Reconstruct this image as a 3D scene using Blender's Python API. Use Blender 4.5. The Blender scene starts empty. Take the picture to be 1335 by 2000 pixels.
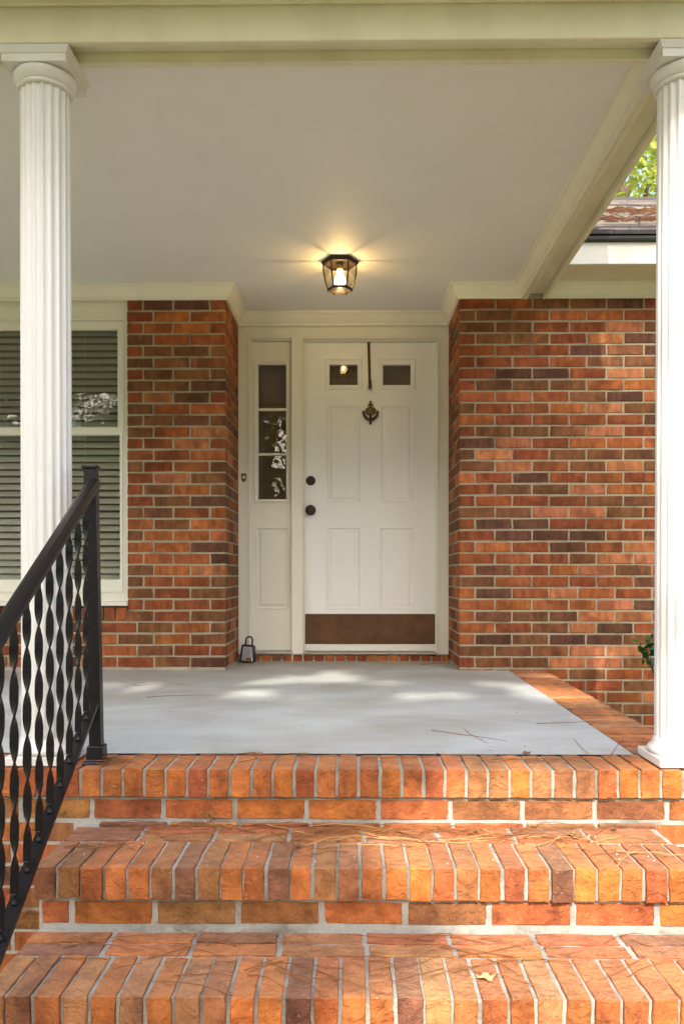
import bpy, bmesh, math, random
import numpy as np
from mathutils import Vector, Matrix, Euler
R = math.radians
rng = random.Random(7)
scene = bpy.context.scene
COL = scene.collection

# ------------------------------------------------------------------ camera, sky, sun, exposure
FPX, S_Y = 1620.0, 0.068
CAM_Z = 0.555
cam_d = bpy.data.cameras.new('camera'); cam = bpy.data.objects.new('camera', cam_d); COL.objects.link(cam)
cam_d.sensor_fit = 'VERTICAL'; cam_d.sensor_height = 36.0; cam_d.lens = 36.0 * FPX / 2000.0
cam_d.shift_y = S_Y; cam_d.clip_start = 0.05; cam_d.clip_end = 600
cam.location = (0, 0, CAM_Z); cam.rotation_euler = (R(89.5), 0, R(0.7))
scene.camera = cam
SUN_EL, SUN_AZ = 38.0, 8.0            # azimuth: degrees left of straight behind the camera
SUN = Vector((-math.sin(R(SUN_AZ)) * math.cos(R(SUN_EL)), -math.cos(R(SUN_AZ)) * math.cos(R(SUN_EL)), math.sin(R(SUN_EL))))
w = bpy.data.worlds.new('World'); scene.world = w; w.use_nodes = True
nt = w.node_tree; bg = nt.nodes['Background']
sky = nt.nodes.new('ShaderNodeTexSky'); sky.sky_type = 'NISHITA'; sky.sun_disc = False
sky.sun_elevation = R(SUN_EL); sky.sun_rotation = math.atan2(SUN.x, SUN.y)
sky.air_density = 1.0; sky.dust_density = 4.0; sky.ozone_density = 1.0
nt.links.new(sky.outputs[0], bg.inputs[0]); bg.inputs[1].default_value = 0.15
sl = bpy.data.lights.new('sun', 'SUN'); sl.energy = 2.1; sl.angle = R(0.5); sl.color = (1.0, 0.94, 0.83)
so = bpy.data.objects.new('sun', sl); COL.objects.link(so); so.rotation_euler = SUN.to_track_quat('Z', 'Y').to_euler()
scene.view_settings.view_transform = 'Standard'; scene.view_settings.look = 'None'
scene.view_settings.gamma = 1.0; scene.view_settings.exposure = 1.80
scene.render.engine = 'CYCLES'
scene.cycles.use_denoising = True
scene.cycles.max_bounces = 7; scene.cycles.diffuse_bounces = 4; scene.cycles.transparent_max_bounces = 12
scene.cycles.sample_clamp_indirect = 6.0

_rot = Euler((R(89.5), 0, R(0.7))).to_matrix()
def P(px, py, Y):
    """world point on the vertical plane at distance Y seen at a measured spot of the photograph"""
    d = _rot @ Vector(((px - 667.5) / FPX, -(py - (1000 + 2000 * S_Y)) / FPX, -1))
    t = Y / d.y
    return Vector((0, 0, CAM_Z)) + d * t
def PZ(px, py, z):
    """world point on the level plane at height z"""
    d = _rot @ Vector(((px - 667.5) / FPX, -(py - (1000 + 2000 * S_Y)) / FPX, -1))
    t = (z - CAM_Z) / d.z
    return Vector((0, 0, CAM_Z)) + d * t

# ------------------------------------------------------------------ materials
def new_mat(name):
    m = bpy.data.materials.new(name); m.use_nodes = True
    n = m.node_tree.nodes; b = n['Principled BSDF']
    return m, m.node_tree, b
def N(t, kind, **kw):
    n = t.nodes.new(kind)
    for k, v in kw.items():
        if k.startswith('i_'):
            key = k[2:]
            n.inputs[int(key) if key.isdigit() else key].default_value = v
        else: setattr(n, k, v)
    return n
def ramp(t, fac, stops):
    r = N(t, 'ShaderNodeValToRGB'); e = r.color_ramp.elements
    while len(e) < len(stops): e.new(0.5)
    for el, (p, c) in zip(e, stops):
        el.position = p; el.color = (*c, 1) if len(c) == 3 else c
    t.links.new(fac, r.inputs[0]); return r.outputs[0]
def noise(t, vec, scale, detail=4, rough=0.55, dist=0.0):
    n = N(t, 'ShaderNodeTexNoise'); n.inputs['Scale'].default_value = scale; n.inputs['Detail'].default_value = detail
    n.inputs['Roughness'].default_value = rough; n.inputs['Distortion'].default_value = dist
    if vec is not None: t.links.new(vec, n.inputs['Vector'])
    return n.outputs['Fac']
def mix(t, fac, a, b, mode='MIX'):
    n = N(t, 'ShaderNodeMix', data_type='RGBA', blend_type=mode)
    for s, v in ((n.inputs[0], fac), (n.inputs[6], a), (n.inputs[7], b)):
        if hasattr(v, 'links'): t.links.new(v, s)
        else: s.default_value = (*v, 1) if isinstance(v, tuple) and len(v) == 3 else v
    return n.outputs[2]
def bump(t, h, strength, dist, b, prev=None):
    n = N(t, 'ShaderNodeBump'); n.inputs['Strength'].default_value = strength; n.inputs['Distance'].default_value = dist
    t.links.new(h, n.inputs['Height'])
    if prev is not None: t.links.new(prev, n.inputs['Normal'])
    t.links.new(n.outputs[0], b.inputs['Normal']); return n.outputs[0]
def pos(t, scale=None, rand=False):
    g = N(t, 'ShaderNodeNewGeometry'); o = g.outputs['Position']
    if rand:
        oi = N(t, 'ShaderNodeObjectInfo'); mu = N(t, 'ShaderNodeMath', operation='MULTIPLY'); mu.inputs[1].default_value = 37.0
        t.links.new(oi.outputs['Random'], mu.inputs[0])
        ad = N(t, 'ShaderNodeVectorMath', operation='ADD'); t.links.new(o, ad.inputs[0]); t.links.new(mu.outputs[0], ad.inputs[1]); o = ad.outputs[0]
    if scale:
        m = N(t, 'ShaderNodeVectorMath', operation='MULTIPLY'); m.inputs[1].default_value = scale
        t.links.new(o, m.inputs[0]); o = m.outputs[0]
    return o

def paint(name, col, rough=0.45, dirt=0.12, dirtcol=(0.35, 0.30, 0.20), bumpd=0.0006, vs=(3, 3, 1.2), lo=0.93):
    m, t, b = new_mat(name)
    f = noise(t, pos(t, vs), 2.0, 6, 0.6)
    fac = ramp(t, f, [(0.42, (0, 0, 0)), (0.78, (dirt, dirt, dirt))])
    c = mix(t, fac, col, dirtcol)
    f2 = noise(t, pos(t), 0.9, 3)
    c = mix(t, 1.0, c, ramp(t, f2, [(0.3, (lo, lo, lo)), (0.7, (1, 1, 1))]), 'MULTIPLY')
    t.links.new(c, b.inputs['Base Color']); b.inputs['Roughness'].default_value = rough
    bump(t, noise(t, pos(t, (60, 60, 25)), 2.0, 3), 0.5, bumpd, b)
    return m
M = {}
M['trim'] = paint('cream_trim_paint', (0.83, 0.79, 0.64), 0.42)
M['beam'] = paint('cream_beam_paint', (0.78, 0.74, 0.54), 0.5, 0.3, (0.40, 0.33, 0.20))
M['ceiling'] = paint('ceiling_paint', (0.85, 0.825, 0.79), 0.6, 0.06, lo=0.98)
M['door'] = paint('white_door_paint', (0.88, 0.865, 0.81), 0.32, 0.06)
M['side'] = paint('cream_door_unit_paint', (0.82, 0.785, 0.65), 0.36, 0.06)
M['column'] = paint('white_column_paint', (0.75, 0.74, 0.70), 0.36, 0.14, (0.45, 0.40, 0.30), 0.0003, (9, 9, 0.8))
M['fascia'] = paint('white_fascia_paint', (0.78, 0.76, 0.68), 0.5, 0.1)
M['blind'] = paint('blind_slat_white', (0.80, 0.78, 0.68), 0.45, 0.05)

def brick_mat(name, streak, coarse, blot=0.8, top_light=0.0):
    m, t, b = new_mat(name)
    oi = N(t, 'ShaderNodeObjectInfo'); base = oi.outputs['Color']
    p = pos(t, None, True)
    v = noise(t, pos(t, streak, True), 1.0, 5, 0.65)
    c = mix(t, 1.0, base, ramp(t, v, [(0.26, (0.42, 0.42, 0.44)), (0.48, (1, 1, 1)), (0.74, (1.55, 1.55, 1.5))]), 'MULTIPLY')
    f = noise(t, p, 9.0, 3, 0.5, 0.6)
    c = mix(t, ramp(t, f, [(0.47, (0, 0, 0)), (0.64, (blot, blot, blot))]), c, mix(t, 1.0, base, (0.58, 0.52, 0.48), 'MULTIPLY'))
    sp = noise(t, p, 150.0, 2, 0.6)
    c = mix(t, ramp(t, sp, [(0.64, (0, 0, 0)), (0.74, (0.35, 0.35, 0.35))]), c, (0.62, 0.46, 0.33))
    sp2 = noise(t, p, 90.0, 3, 0.7)
    c = mix(t, ramp(t, sp2, [(0.26, (0.6, 0.6, 0.6)), (0.36, (0, 0, 0))]), c, (0.06, 0.035, 0.025))
    e = noise(t, p, 22.0, 6, 0.75)
    c = mix(t, ramp(t, e, [(0.66, (0, 0, 0)), (0.80, (0.45, 0.45, 0.45))]), c, (0.62, 0.52, 0.42))
    wx = noise(t, pos(t, (1.0, 1.0, 0.45)), 2.2, 6, 0.65)
    c = mix(t, 1.0, c, ramp(t, wx, [(0.32, (0.72, 0.70, 0.68)), (0.52, (1, 1, 1)), (0.72, (1.12, 1.12, 1.12))]), 'MULTIPLY')
    if top_light:                                             # skylight painted in: upward faces mixed with a paler dusty tone
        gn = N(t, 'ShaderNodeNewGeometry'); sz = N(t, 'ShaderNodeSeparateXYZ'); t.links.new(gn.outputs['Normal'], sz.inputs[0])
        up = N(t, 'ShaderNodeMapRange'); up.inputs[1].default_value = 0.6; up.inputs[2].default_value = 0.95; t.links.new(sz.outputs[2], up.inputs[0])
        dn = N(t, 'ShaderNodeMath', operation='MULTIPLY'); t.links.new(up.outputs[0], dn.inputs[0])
        t.links.new(ramp(t, noise(t, p, 34.0, 6, 0.7), [(0.3, (top_light * .5,) * 3), (0.7, (top_light * 1.5,) * 3)]), dn.inputs[1])
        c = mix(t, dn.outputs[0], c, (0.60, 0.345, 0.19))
    t.links.new(c, b.inputs['Base Color']); b.inputs['Roughness'].default_value = 0.82
    b.inputs['Specular IOR Level'].default_value = 0.3
    n1 = bump(t, noise(t, p, 30.0, 5, 0.55, 1.8), 0.9, coarse, b)
    if top_light:                                             # split-face flakes: small terraces with sharp lips
        fl_ = ramp(t, noise(t, p, 17.0, 2, 0.5, 1.4), [(0.40, (0, 0, 0)), (0.425, (.35, .35, .35)), (0.52, (.4, .4, .4)), (0.54, (.75, .75, .75)), (0.63, (.8, .8, .8)), (0.645, (1, 1, 1))])
        n1 = bump(t, fl_, 0.8, 0.0050, b, n1)
    bump(t, noise(t, p, 260.0, 3, 0.7), 0.55, 0.0009, b, n1)
    return m
M['brick'] = brick_mat('fired_wall_brick', (26, 26, 7), 0.0022)
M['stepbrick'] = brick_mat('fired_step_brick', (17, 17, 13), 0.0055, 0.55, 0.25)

def mortar_mat(name, col, col2):
    m, t, b = new_mat(name); p = pos(t)
    c = mix(t, noise(t, p, 14.0, 5, 0.6), col, col2)
    g = noise(t, p, 420.0, 2, 0.7)
    c = mix(t, 1.0, c, ramp(t, g, [(0.3, (0.62, 0.6, 0.56)), (0.6, (1.05, 1.05, 1.05))]), 'MULTIPLY')
    st = noise(t, p, 5.0, 6, 0.7)
    c = mix(t, ramp(t, st, [(0.50, (0, 0, 0)), (0.66, (0.72, 0.72, 0.72))]), c, (0.15, 0.135, 0.10))
    t.links.new(c, b.inputs['Base Color']); b.inputs['Roughness'].default_value = 0.95
    b.inputs['Specular IOR Level'].default_value = 0.15
    n1 = bump(t, noise(t, p, 60.0, 4, 0.65), 0.7, 0.003, b)
    bump(t, g, 0.7, 0.0015, b, n1)
    return m
M['mortar'] = mortar_mat('wall_mortar', (0.49, 0.425, 0.295), (0.40, 0.345, 0.235))
M['stepmortar'] = mortar_mat('step_mortar', (0.50, 0.49, 0.44), (0.36, 0.35, 0.30))

def floor_mat():
    m, t, b = new_mat('worn_grey_porch_paint'); p = pos(t)
    f = noise(t, pos(t, (0.9, 1.6, 1)), 1.6, 7, 0.62, 0.5)
    c = mix(t, ramp(t, f, [(0.36, (0, 0, 0)), (0.66, (1, 1, 1))]), (0.53, 0.575, 0.585), (0.37, 0.38, 0.355))
    # grime tracked in along the wall and at the door: follows distance from the wall, broken by noise
    sx = N(t, 'ShaderNodeSeparateXYZ'); t.links.new(p, sx.inputs[0])
    mr = N(t, 'ShaderNodeMapRange'); mr.inputs[1].default_value = 3.5; mr.inputs[2].default_value = 5.3; t.links.new(sx.outputs[1], mr.inputs[0])
    ma = N(t, 'ShaderNodeMath', operation='MULTIPLY_ADD'); t.links.new(noise(t, p, 2.6, 5, 0.65), ma.inputs[0]); ma.inputs[1].default_value = 1.3
    ad = N(t, 'ShaderNodeMath', operation='SUBTRACT'); t.links.new(mr.outputs[0], ad.inputs[0]); ad.inputs[1].default_value = 0.68
    t.links.new(ad.outputs[0], ma.inputs[2])
    c = mix(t, ramp(t, ma.outputs[0], [(0.1, (0, 0, 0)), (0.9, (0.7, 0.7, 0.7))]), c, (0.33, 0.29, 0.21))
    sc = noise(t, pos(t, (2, 14, 1)), 5.0, 6, 0.75, 1.0)
    c = mix(t, ramp(t, sc, [(0.56, (0, 0, 0)), (0.70, (0.5, 0.5, 0.5))]), c, (0.42, 0.34, 0.21))
    sp = noise(t, p, 55.0, 3, 0.7)
    c = mix(t, ramp(t, sp, [(0.24, (0.7, 0.7, 0.7)), (0.30, (0, 0, 0))]), c, (0.10, 0.08, 0.06))
    vo = N(t, 'ShaderNodeTexVoronoi', feature='DISTANCE_TO_EDGE'); vo.inputs['Scale'].default_value = 0.55
    wv = N(t, 'ShaderNodeVectorMath', operation='ADD'); nz = N(t, 'ShaderNodeTexNoise'); nz.inputs['Scale'].default_value = 3.0; nz.inputs['Detail'].default_value = 6
    t.links.new(p, nz.inputs['Vector']); t.links.new(p, wv.inputs[0]); t.links.new(nz.outputs['Color'], wv.inputs[1]); t.links.new(wv.outputs[0], vo.inputs['Vector'])
    c = mix(t, ramp(t, vo.outputs['Distance'], [(0.0, (0.10, 0.10, 0.10)), (0.003, (0, 0, 0))]), c, (0.20, 0.18, 0.15))
    ch = noise(t, p, 16.0, 5, 0.7)
    c = mix(t, ramp(t, ch, [(0.64, (0, 0, 0)), (0.72, (0.30, 0.30, 0.30))]), c, (0.42, 0.39, 0.33))
    t.links.new(c, b.inputs['Base Color'])
    b.inputs['Roughness'].default_value = 0.55
    n1 = bump(t, noise(t, p, 7.0, 5), 0.4, 0.004, b)
    bump(t, noise(t, p, 180.0, 3), 0.35, 0.0008, b, n1)
    return m
M['floor'] = floor_mat()

def simple(name, col, rough=0.5, metal=0.0, var=0.25, scale=30.0, bd=0.0008, spec=0.5):
    m, t, b = new_mat(name); p = pos(t)
    lo = tuple(c * (1 - var) for c in col); hi = tuple(min(1, c * (1 + var)) for c in col)
    t.links.new(mix(t, noise(t, p, scale, 5, 0.65), lo, hi), b.inputs['Base Color'])
    b.inputs['Roughness'].default_value = rough; b.inputs['Metallic'].default_value = metal
    b.inputs['Specular IOR Level'].default_value = spec
    if bd: bump(t, noise(t, p, scale * 3, 3), 0.4, bd, b)
    return m
M['iron'] = simple('black_gloss_iron_paint', (0.007, 0.005, 0.006), 0.36, 0.0, 0.5, 40, 0.0005, 0.35)
M['bronze'] = simple('oil_rubbed_bronze', (0.055, 0.032, 0.022), 0.42, 0.6, 0.4, 60, 0.0005)
M['brass'] = simple('tarnished_brass', (0.16, 0.10, 0.04), 0.42, 0.7, 0.4, 70, 0.0005)
M['kick'] = simple('brown_aged_brass_plate', (0.125, 0.060, 0.026), 0.36, 0.6, 0.6, 11, 0.0004)
M['alu'] = simple('worn_aluminium', (0.50, 0.47, 0.40), 0.42, 0.7, 0.2, 30)
M['lantern'] = simple('lantern_dark_bronze', (0.03, 0.018, 0.012), 0.42, 0.5, 0.3, 60, 0.0004)
M['socket'] = simple('lamp_socket', (0.25, 0.20, 0.12), 0.5, 0.3)
M['lockblack'] = simple('lockbox_black_vinyl', (0.012, 0.011, 0.013), 0.35, 0, 0.3, 40)
M['lockgrey'] = simple('lockbox_grey_metal', (0.42, 0.44, 0.46), 0.4, 0.3, 0.25, 40)
M['bell'] = simple('bell_button_white', (0.75, 0.75, 0.70), 0.3, 0)
M['needle'] = simple('dry_pine_needle', (0.25, 0.10, 0.03), 0.6, 0, 0.45, 9, 0)
M['needle_pale'] = simple('sun_bleached_pine_needle', (0.52, 0.31, 0.12), 0.55, 0, 0.4, 9, 0)
M['deadleaf'] = simple('dead_leaf_brown', (0.20, 0.09, 0.04), 0.7, 0, 0.5, 60)
M['deadleaf_pale'] = simple('dead_leaf_tan', (0.55, 0.33, 0.14), 0.7, 0, 0.3, 60)
M['shingle'] = simple('grey_asphalt_shingle', (0.15, 0.135, 0.13), 0.9, 0, 0.7, 18, 0.003)
def shingle_mat():
    m, t, b = new_mat('weathered_shingle'); oi = N(t, 'ShaderNodeObjectInfo')
    c = ramp(t, oi.outputs['Random'], [(0.0, (0.035, 0.033, 0.036)), (0.35, (0.10, 0.09, 0.09)), (0.7, (0.20, 0.175, 0.155)), (1.0, (0.30, 0.25, 0.20))])
    c = mix(t, 1.0, c, ramp(t, noise(t, pos(t, (2, 20, 20)), 4.0, 6, 0.7), [(0.3, (0.45, 0.45, 0.45)), (0.7, (1.35, 1.3, 1.25))]), 'MULTIPLY')
    t.links.new(c, b.inputs['Base Color']); b.inputs['Roughness'].default_value = 0.92; bump(t, noise(t, pos(t), 120.0, 3), 0.6, 0.002, b); return m
M['course'] = shingle_mat()
M['drip'] = simple('dark_drip_edge', (0.04, 0.035, 0.033), 0.6)
M['dark'] = simple('dark_interior', (0.24, 0.15, 0.095), 0.9, 0, 0.15, 3, 0)
M['bark'] = simple('tree_bark', (0.11, 0.075, 0.05), 0.9, 0, 0.5, 14, 0.02)
M['lawn'] = simple('lawn_green', (0.18, 0.175, 0.06), 0.9, 0, 0.45, 3.0, 0.02)
M['path'] = simple('concrete_walk', (0.26, 0.24, 0.20), 0.9, 0, 0.2, 8)
M['silver'] = simple('chrome_dial', (0.6, 0.6, 0.6), 0.2, 1.0, 0.1)
M['straw'] = simple('roof_pine_straw', (0.27, 0.125, 0.06), 0.8, 0, 0.5, 12, 0)

def leaf_mat(name, col, trans, rough=0.5):
    m, t, b = new_mat(name)
    g = N(t, 'ShaderNodeNewGeometry')
    v = ramp(t, g.outputs['Random Per Island'], [(0, tuple(c * 0.55 for c in col)), (0.55, col), (1, (col[0] * 1.7, col[1] * 1.35, col[2] * 1.1))])
    t.links.new(v, b.inputs['Base Color']); b.inputs['Roughness'].default_value = rough
    tr = N(t, 'ShaderNodeBsdfTranslucent'); t.links.new(mix(t, 1.0, v, (1.3, 1.5, 0.6), 'MULTIPLY'), tr.inputs[0])
    ms = N(t, 'ShaderNodeMixShader'); ms.inputs[0].default_value = trans
    t.links.new(b.outputs[0], ms.inputs[1]); t.links.new(tr.outputs[0], ms.inputs[2])
    t.links.new(ms.outputs[0], t.nodes['Material Output'].inputs[0]); return m
M['leaf'] = leaf_mat('broad_leaf_green', (0.075, 0.12, 0.022), 0.4)
M['leaf_light'] = leaf_mat('light_leaf_green', (0.12, 0.17, 0.03), 0.5)
M['pine'] = leaf_mat('pine_foliage', (0.05, 0.085, 0.022), 0.3)
M['leaf_bright'] = leaf_mat('yellow_green_leaf', (0.34, 0.38, 0.11), 0.55)
M['shrub'] = leaf_mat('glossy_shrub_leaf', (0.022, 0.085, 0.018), 0.15, 0.22)

def glass_mat(name, tint, refl=0.5, rough=0.0, k=1.35, wave=0.0):
    m, t, b = new_mat(name); t.nodes.remove(b)
    tr = N(t, 'ShaderNodeBsdfTransparent'); tr.inputs[0].default_value = (*tint, 1)
    gl = N(t, 'ShaderNodeBsdfGlossy'); gl.inputs['Roughness'].default_value = rough; gl.inputs[0].default_value = (1, 1, 1, 1)
    fr = N(t, 'ShaderNodeFresnel'); fr.inputs[0].default_value = 1.5
    mu = N(t, 'ShaderNodeMath', operation='MULTIPLY_ADD'); t.links.new(fr.outputs[0], mu.inputs[0]); mu.inputs[1].default_value = k; mu.inputs[2].default_value = refl
    if wave:
        bn = N(t, 'ShaderNodeBump'); bn.inputs['Strength'].default_value = 1.0; bn.inputs['Distance'].default_value = wave
        t.links.new(noise(t, pos(t), 5.0, 2), bn.inputs['Height']); t.links.new(bn.outputs[0], gl.inputs['Normal'])
    ms = N(t, 'ShaderNodeMixShader'); t.links.new(mu.outputs[0], ms.inputs[0]); t.links.new(tr.outputs[0], ms.inputs[1]); t.links.new(gl.outputs[0], ms.inputs[2])
    t.links.new(ms.outputs[0], t.nodes['Material Output'].inputs[0]); return m
M['glass'] = glass_mat('window_glass', (0.86, 0.88, 0.82), 0.0, 0.01, 1.25, 0.0012)
M['lampglass'] = glass_mat('lantern_glass', (0.99, 0.985, 0.96), 0.0, 0.02, 0.6)
def bulb_mat():
    m, t, b = new_mat('lit_bulb_shell'); t.nodes.remove(b)
    tr = N(t, 'ShaderNodeBsdfTransparent'); em = N(t, 'ShaderNodeEmission'); em.inputs[0].default_value = (1, 0.64, 0.22, 1); em.inputs[1].default_value = 2.2
    ad = N(t, 'ShaderNodeAddShader'); t.links.new(tr.outputs[0], ad.inputs[0]); t.links.new(em.outputs[0], ad.inputs[1])
    t.links.new(ad.outputs[0], t.nodes['Material Output'].inputs[0])
    m2, t2, b2 = new_mat('lit_bulb_core'); b2.inputs['Emission Color'].default_value = (1, 0.64, 0.22, 1); b2.inputs['Emission Strength'].default_value = 165
    return m, m2
M['bulb'], M['core'] = bulb_mat()

# ------------------------------------------------------------------ mesh helpers
class MB:
    def __init__(s): s.v = []; s.f = []
    def add(s, vs, fs):
        o = len(s.v); s.v += [tuple(v) for v in vs]; s.f += [tuple(i + o for i in f) for f in fs]; return s
    def box(s, x0, x1, y0, y1, z0, z1):
        return s.add([(x0, y0, z0), (x1, y0, z0), (x1, y1, z0), (x0, y1, z0), (x0, y0, z1), (x1, y0, z1), (x1, y1, z1), (x0, y1, z1)],
                     [(0, 3, 2, 1), (4, 5, 6, 7), (0, 1, 5, 4), (1, 2, 6, 5), (2, 3, 7, 6), (3, 0, 4, 7)])
    def hexa(s, p8): return s.add(p8, [(0, 3, 2, 1), (4, 5, 6, 7), (0, 1, 5, 4), (1, 2, 6, 5), (2, 3, 7, 6), (3, 0, 4, 7)])
    def lathe(s, prof, n=24, c=(0, 0), cap=True):
        vs = []; fs = []
        for r, z in prof:
            for i in range(n):
                a = 2 * math.pi * i / n; vs.append((c[0] + r * math.cos(a), c[1] + r * math.sin(a), z))
        for k in range(len(prof) - 1):
            for i in range(n):
                j = (i + 1) % n; fs.append((k * n + i, k * n + j, (k + 1) * n + j, (k + 1) * n + i))
        if cap: fs += [tuple(range(n - 1, -1, -1)), tuple((len(prof) - 1) * n + i for i in range(n))]
        return s.add(vs, fs)
    def tube(s, pts, rads, n=6, cap=True):
        pts = [Vector(p) for p in pts]; m = len(pts); vs = []; fs = []
        if not hasattr(rads, '__len__'): rads = [rads] * m
        up = Vector((0.13, 0.31, 0.94))
        for k in range(m):
            d = (pts[min(k + 1, m - 1)] - pts[max(k - 1, 0)]).normalized()
            a = d.cross(up)
            if a.length < 1e-3: a = d.cross(Vector((1, 0, 0)))
            a.normalize(); b_ = d.cross(a)
            for i in range(n):
                t_ = 2 * math.pi * i / n; vs.append(pts[k] + (a * math.cos(t_) + b_ * math.sin(t_)) * rads[k])
        for k in range(m - 1):
            for i in range(n):
                j = (i + 1) % n; fs.append((k * n + i, k * n + j, (k + 1) * n + j, (k + 1) * n + i))
        if cap: fs += [tuple(range(n - 1, -1, -1)), tuple((m - 1) * n + i for i in range(n))]
        return s.add(vs, fs)
    def sweep_xy(s, path, prof):
        """extrude closed profile [(offset to the left of travel, z)] along an XY polyline with mitred corners"""
        n = len(path); k = len(prof); vs = []; fs = []
        P2 = [Vector(p) for p in path]
        for i in range(n):
            d0 = (P2[i] - P2[i - 1]).normalized() if i > 0 else None
            d1 = (P2[i + 1] - P2[i]).normalized() if i < n - 1 else None
            if d0 is None: nn = Vector((-d1.y, d1.x))
            elif d1 is None: nn = Vector((-d0.y, d0.x))
            else:
                n0 = Vector((-d0.y, d0.x)); n1 = Vector((-d1.y, d1.x)); nn = (n0 + n1) / (1 + n0.dot(n1))
            for o, z in prof: vs.append((P2[i].x + nn.x * o, P2[i].y + nn.y * o, z))
        for i in range(n - 1):
            for j in range(k):
                l = (j + 1) % k; fs.append((i * k + j, (i + 1) * k + j, (i + 1) * k + l, i * k + l))
        fs += [tuple(range(k)), tuple((n - 1) * k + j for j in range(k - 1, -1, -1))]
        return s.add(vs, fs)
    def rings(s, x0, x1, z0, z1, prof, y, cap=True):
        """concentric rectangles facing the camera: prof = [(inset, depth towards +y)]"""
        vs = []; fs = []
        for ins, d in prof:
            vs += [(x0 + ins, y + d, z0 + ins), (x1 - ins, y + d, z0 + ins), (x1 - ins, y + d, z1 - ins), (x0 + ins, y + d, z1 - ins)]
        for k in range(len(prof) - 1):
            for i in range(4):
                j = (i + 1) % 4; fs.append((k * 4 + i, k * 4 + j, k * 4 + 4 + j, k * 4 + 4 + i))
        if cap: m = (len(prof) - 1) * 4; fs.append((m, m + 1, m + 2, m + 3))
        return s.add(vs, fs)
    def board(s, x0, x1, z0, z1, holes, y, th):
        """a board with rectangular holes, front face at y, back at y+th"""
        xs = sorted({x0, x1, *[h[0] for h in holes], *[h[1] for h in holes]}); zs = sorted({z0, z1, *[h[2] for h in holes], *[h[3] for h in holes]})
        cell = {}
        for i in range(len(xs) - 1):
            for j in range(len(zs) - 1):
                cx = (xs[i] + xs[i + 1]) / 2; cz = (zs[j] + zs[j + 1]) / 2
                cell[i, j] = not any(h[0] < cx < h[1] and h[2] < cz < h[3] for h in holes)
        for (i, j), ok in cell.items():
            if not ok: continue
            a, b_, c, d = xs[i], xs[i + 1], zs[j], zs[j + 1]
            s.add([(a, y, c), (b_, y, c), (b_, y, d), (a, y, d)], [(0, 1, 2, 3)])
            s.add([(a, y + th, c), (b_, y + th, c), (b_, y + th, d), (a, y + th, d)], [(3, 2, 1, 0)])
            if not cell.get((i - 1, j)): s.add([(a, y, c), (a, y, d), (a, y + th, d), (a, y + th, c)], [(0, 1, 2, 3)])
            if not cell.get((i + 1, j)): s.add([(b_, y, c), (b_, y + th, c), (b_, y + th, d), (b_, y, d)], [(0, 1, 2, 3)])
            if not cell.get((i, j - 1)): s.add([(a, y, c), (a, y + th, c), (b_, y + th, c), (b_, y, c)], [(0, 1, 2, 3)])
            if not cell.get((i, j + 1)): s.add([(a, y, d), (b_, y, d), (b_, y + th, d), (a, y + th, d)], [(0, 1, 2, 3)])
        return s
    def mesh(s, name, origin=(0, 0, 0), bevel=0.0, seg=1, smooth=False, merge=0):
        me = bpy.data.meshes.new(name); ox, oy, oz = origin
        me.from_pydata([(x - ox, y - oy, z - oz) for x, y, z in s.v], [], s.f)
        bm = bmesh.new(); bm.from_mesh(me)
        if merge: bmesh.ops.remove_doubles(bm, verts=bm.verts, dist=merge)
        bmesh.ops.recalc_face_normals(bm, faces=bm.faces)
        if bevel:
            ed = [e for e in bm.edges if len(e.link_faces) == 2 and e.calc_face_angle(0) > 0.6]
            bmesh.ops.bevel(bm, geom=ed, offset=bevel, segments=seg, affect='EDGES', profile=0.6)
        bm.to_mesh(me); bm.free()
        if smooth: me.polygons.foreach_set('use_smooth', [True] * len(me.polygons))
        return me
    def build(s, name, m, parent=None, origin=None, **kw):
        wo = Vector(origin) if origin is not None else (world_of(parent) if parent else Vector((0, 0, 0)))
        me = s.mesh(name, wo, **kw)
        return place(name, me, m, parent, wo)
def world_of(o):
    v = Vector((0, 0, 0))
    while o is not None: v = v + o.location; o = o.parent
    return v
def place(name, me, m, parent=None, loc=(0, 0, 0), rot=None):
    o = bpy.data.objects.new(name, me); COL.objects.link(o)
    if m is not None and not me.materials: me.materials.append(M[m] if isinstance(m, str) else m)
    l = Vector(loc)
    if parent is not None: o.parent = parent; l = l - world_of(parent)
    o.location = l
    if rot: o.rotation_euler = rot
    return o
def empty(name, loc):
    o = bpy.data.objects.new(name, None); COL.objects.link(o); o.location = loc; o.empty_display_size = 0.1; return o
def tag(o, label, cat, group=None, kind=None):
    if label: o['label'] = label
    if cat: o['category'] = cat
    if group: o['group'] = group
    if kind: o['kind'] = kind
    return o
def structure(o, label=None): o['kind'] = 'structure'; return o

# ------------------------------------------------------------------ main measures (metres; z = 0 is the porch floor at the wall)
YW, YB = 4.80, 5.31                 # brick front, back of the entry recess
XL, XR = -0.73, 0.617               # sides of the recess
YN, YM, YBT = 2.473, 2.112, 1.79    # nosing planes: landing, middle step, lower step
ZN, ZM, ZBT, ZLOW = -0.027, -0.195, -0.363, -0.531
GROUND = -0.70
CEIL, BEAMZ = 2.222, 2.137
COURSE, BL, BH, JT = 0.0667, 0.2015, 0.0555, 0.0112

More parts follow.
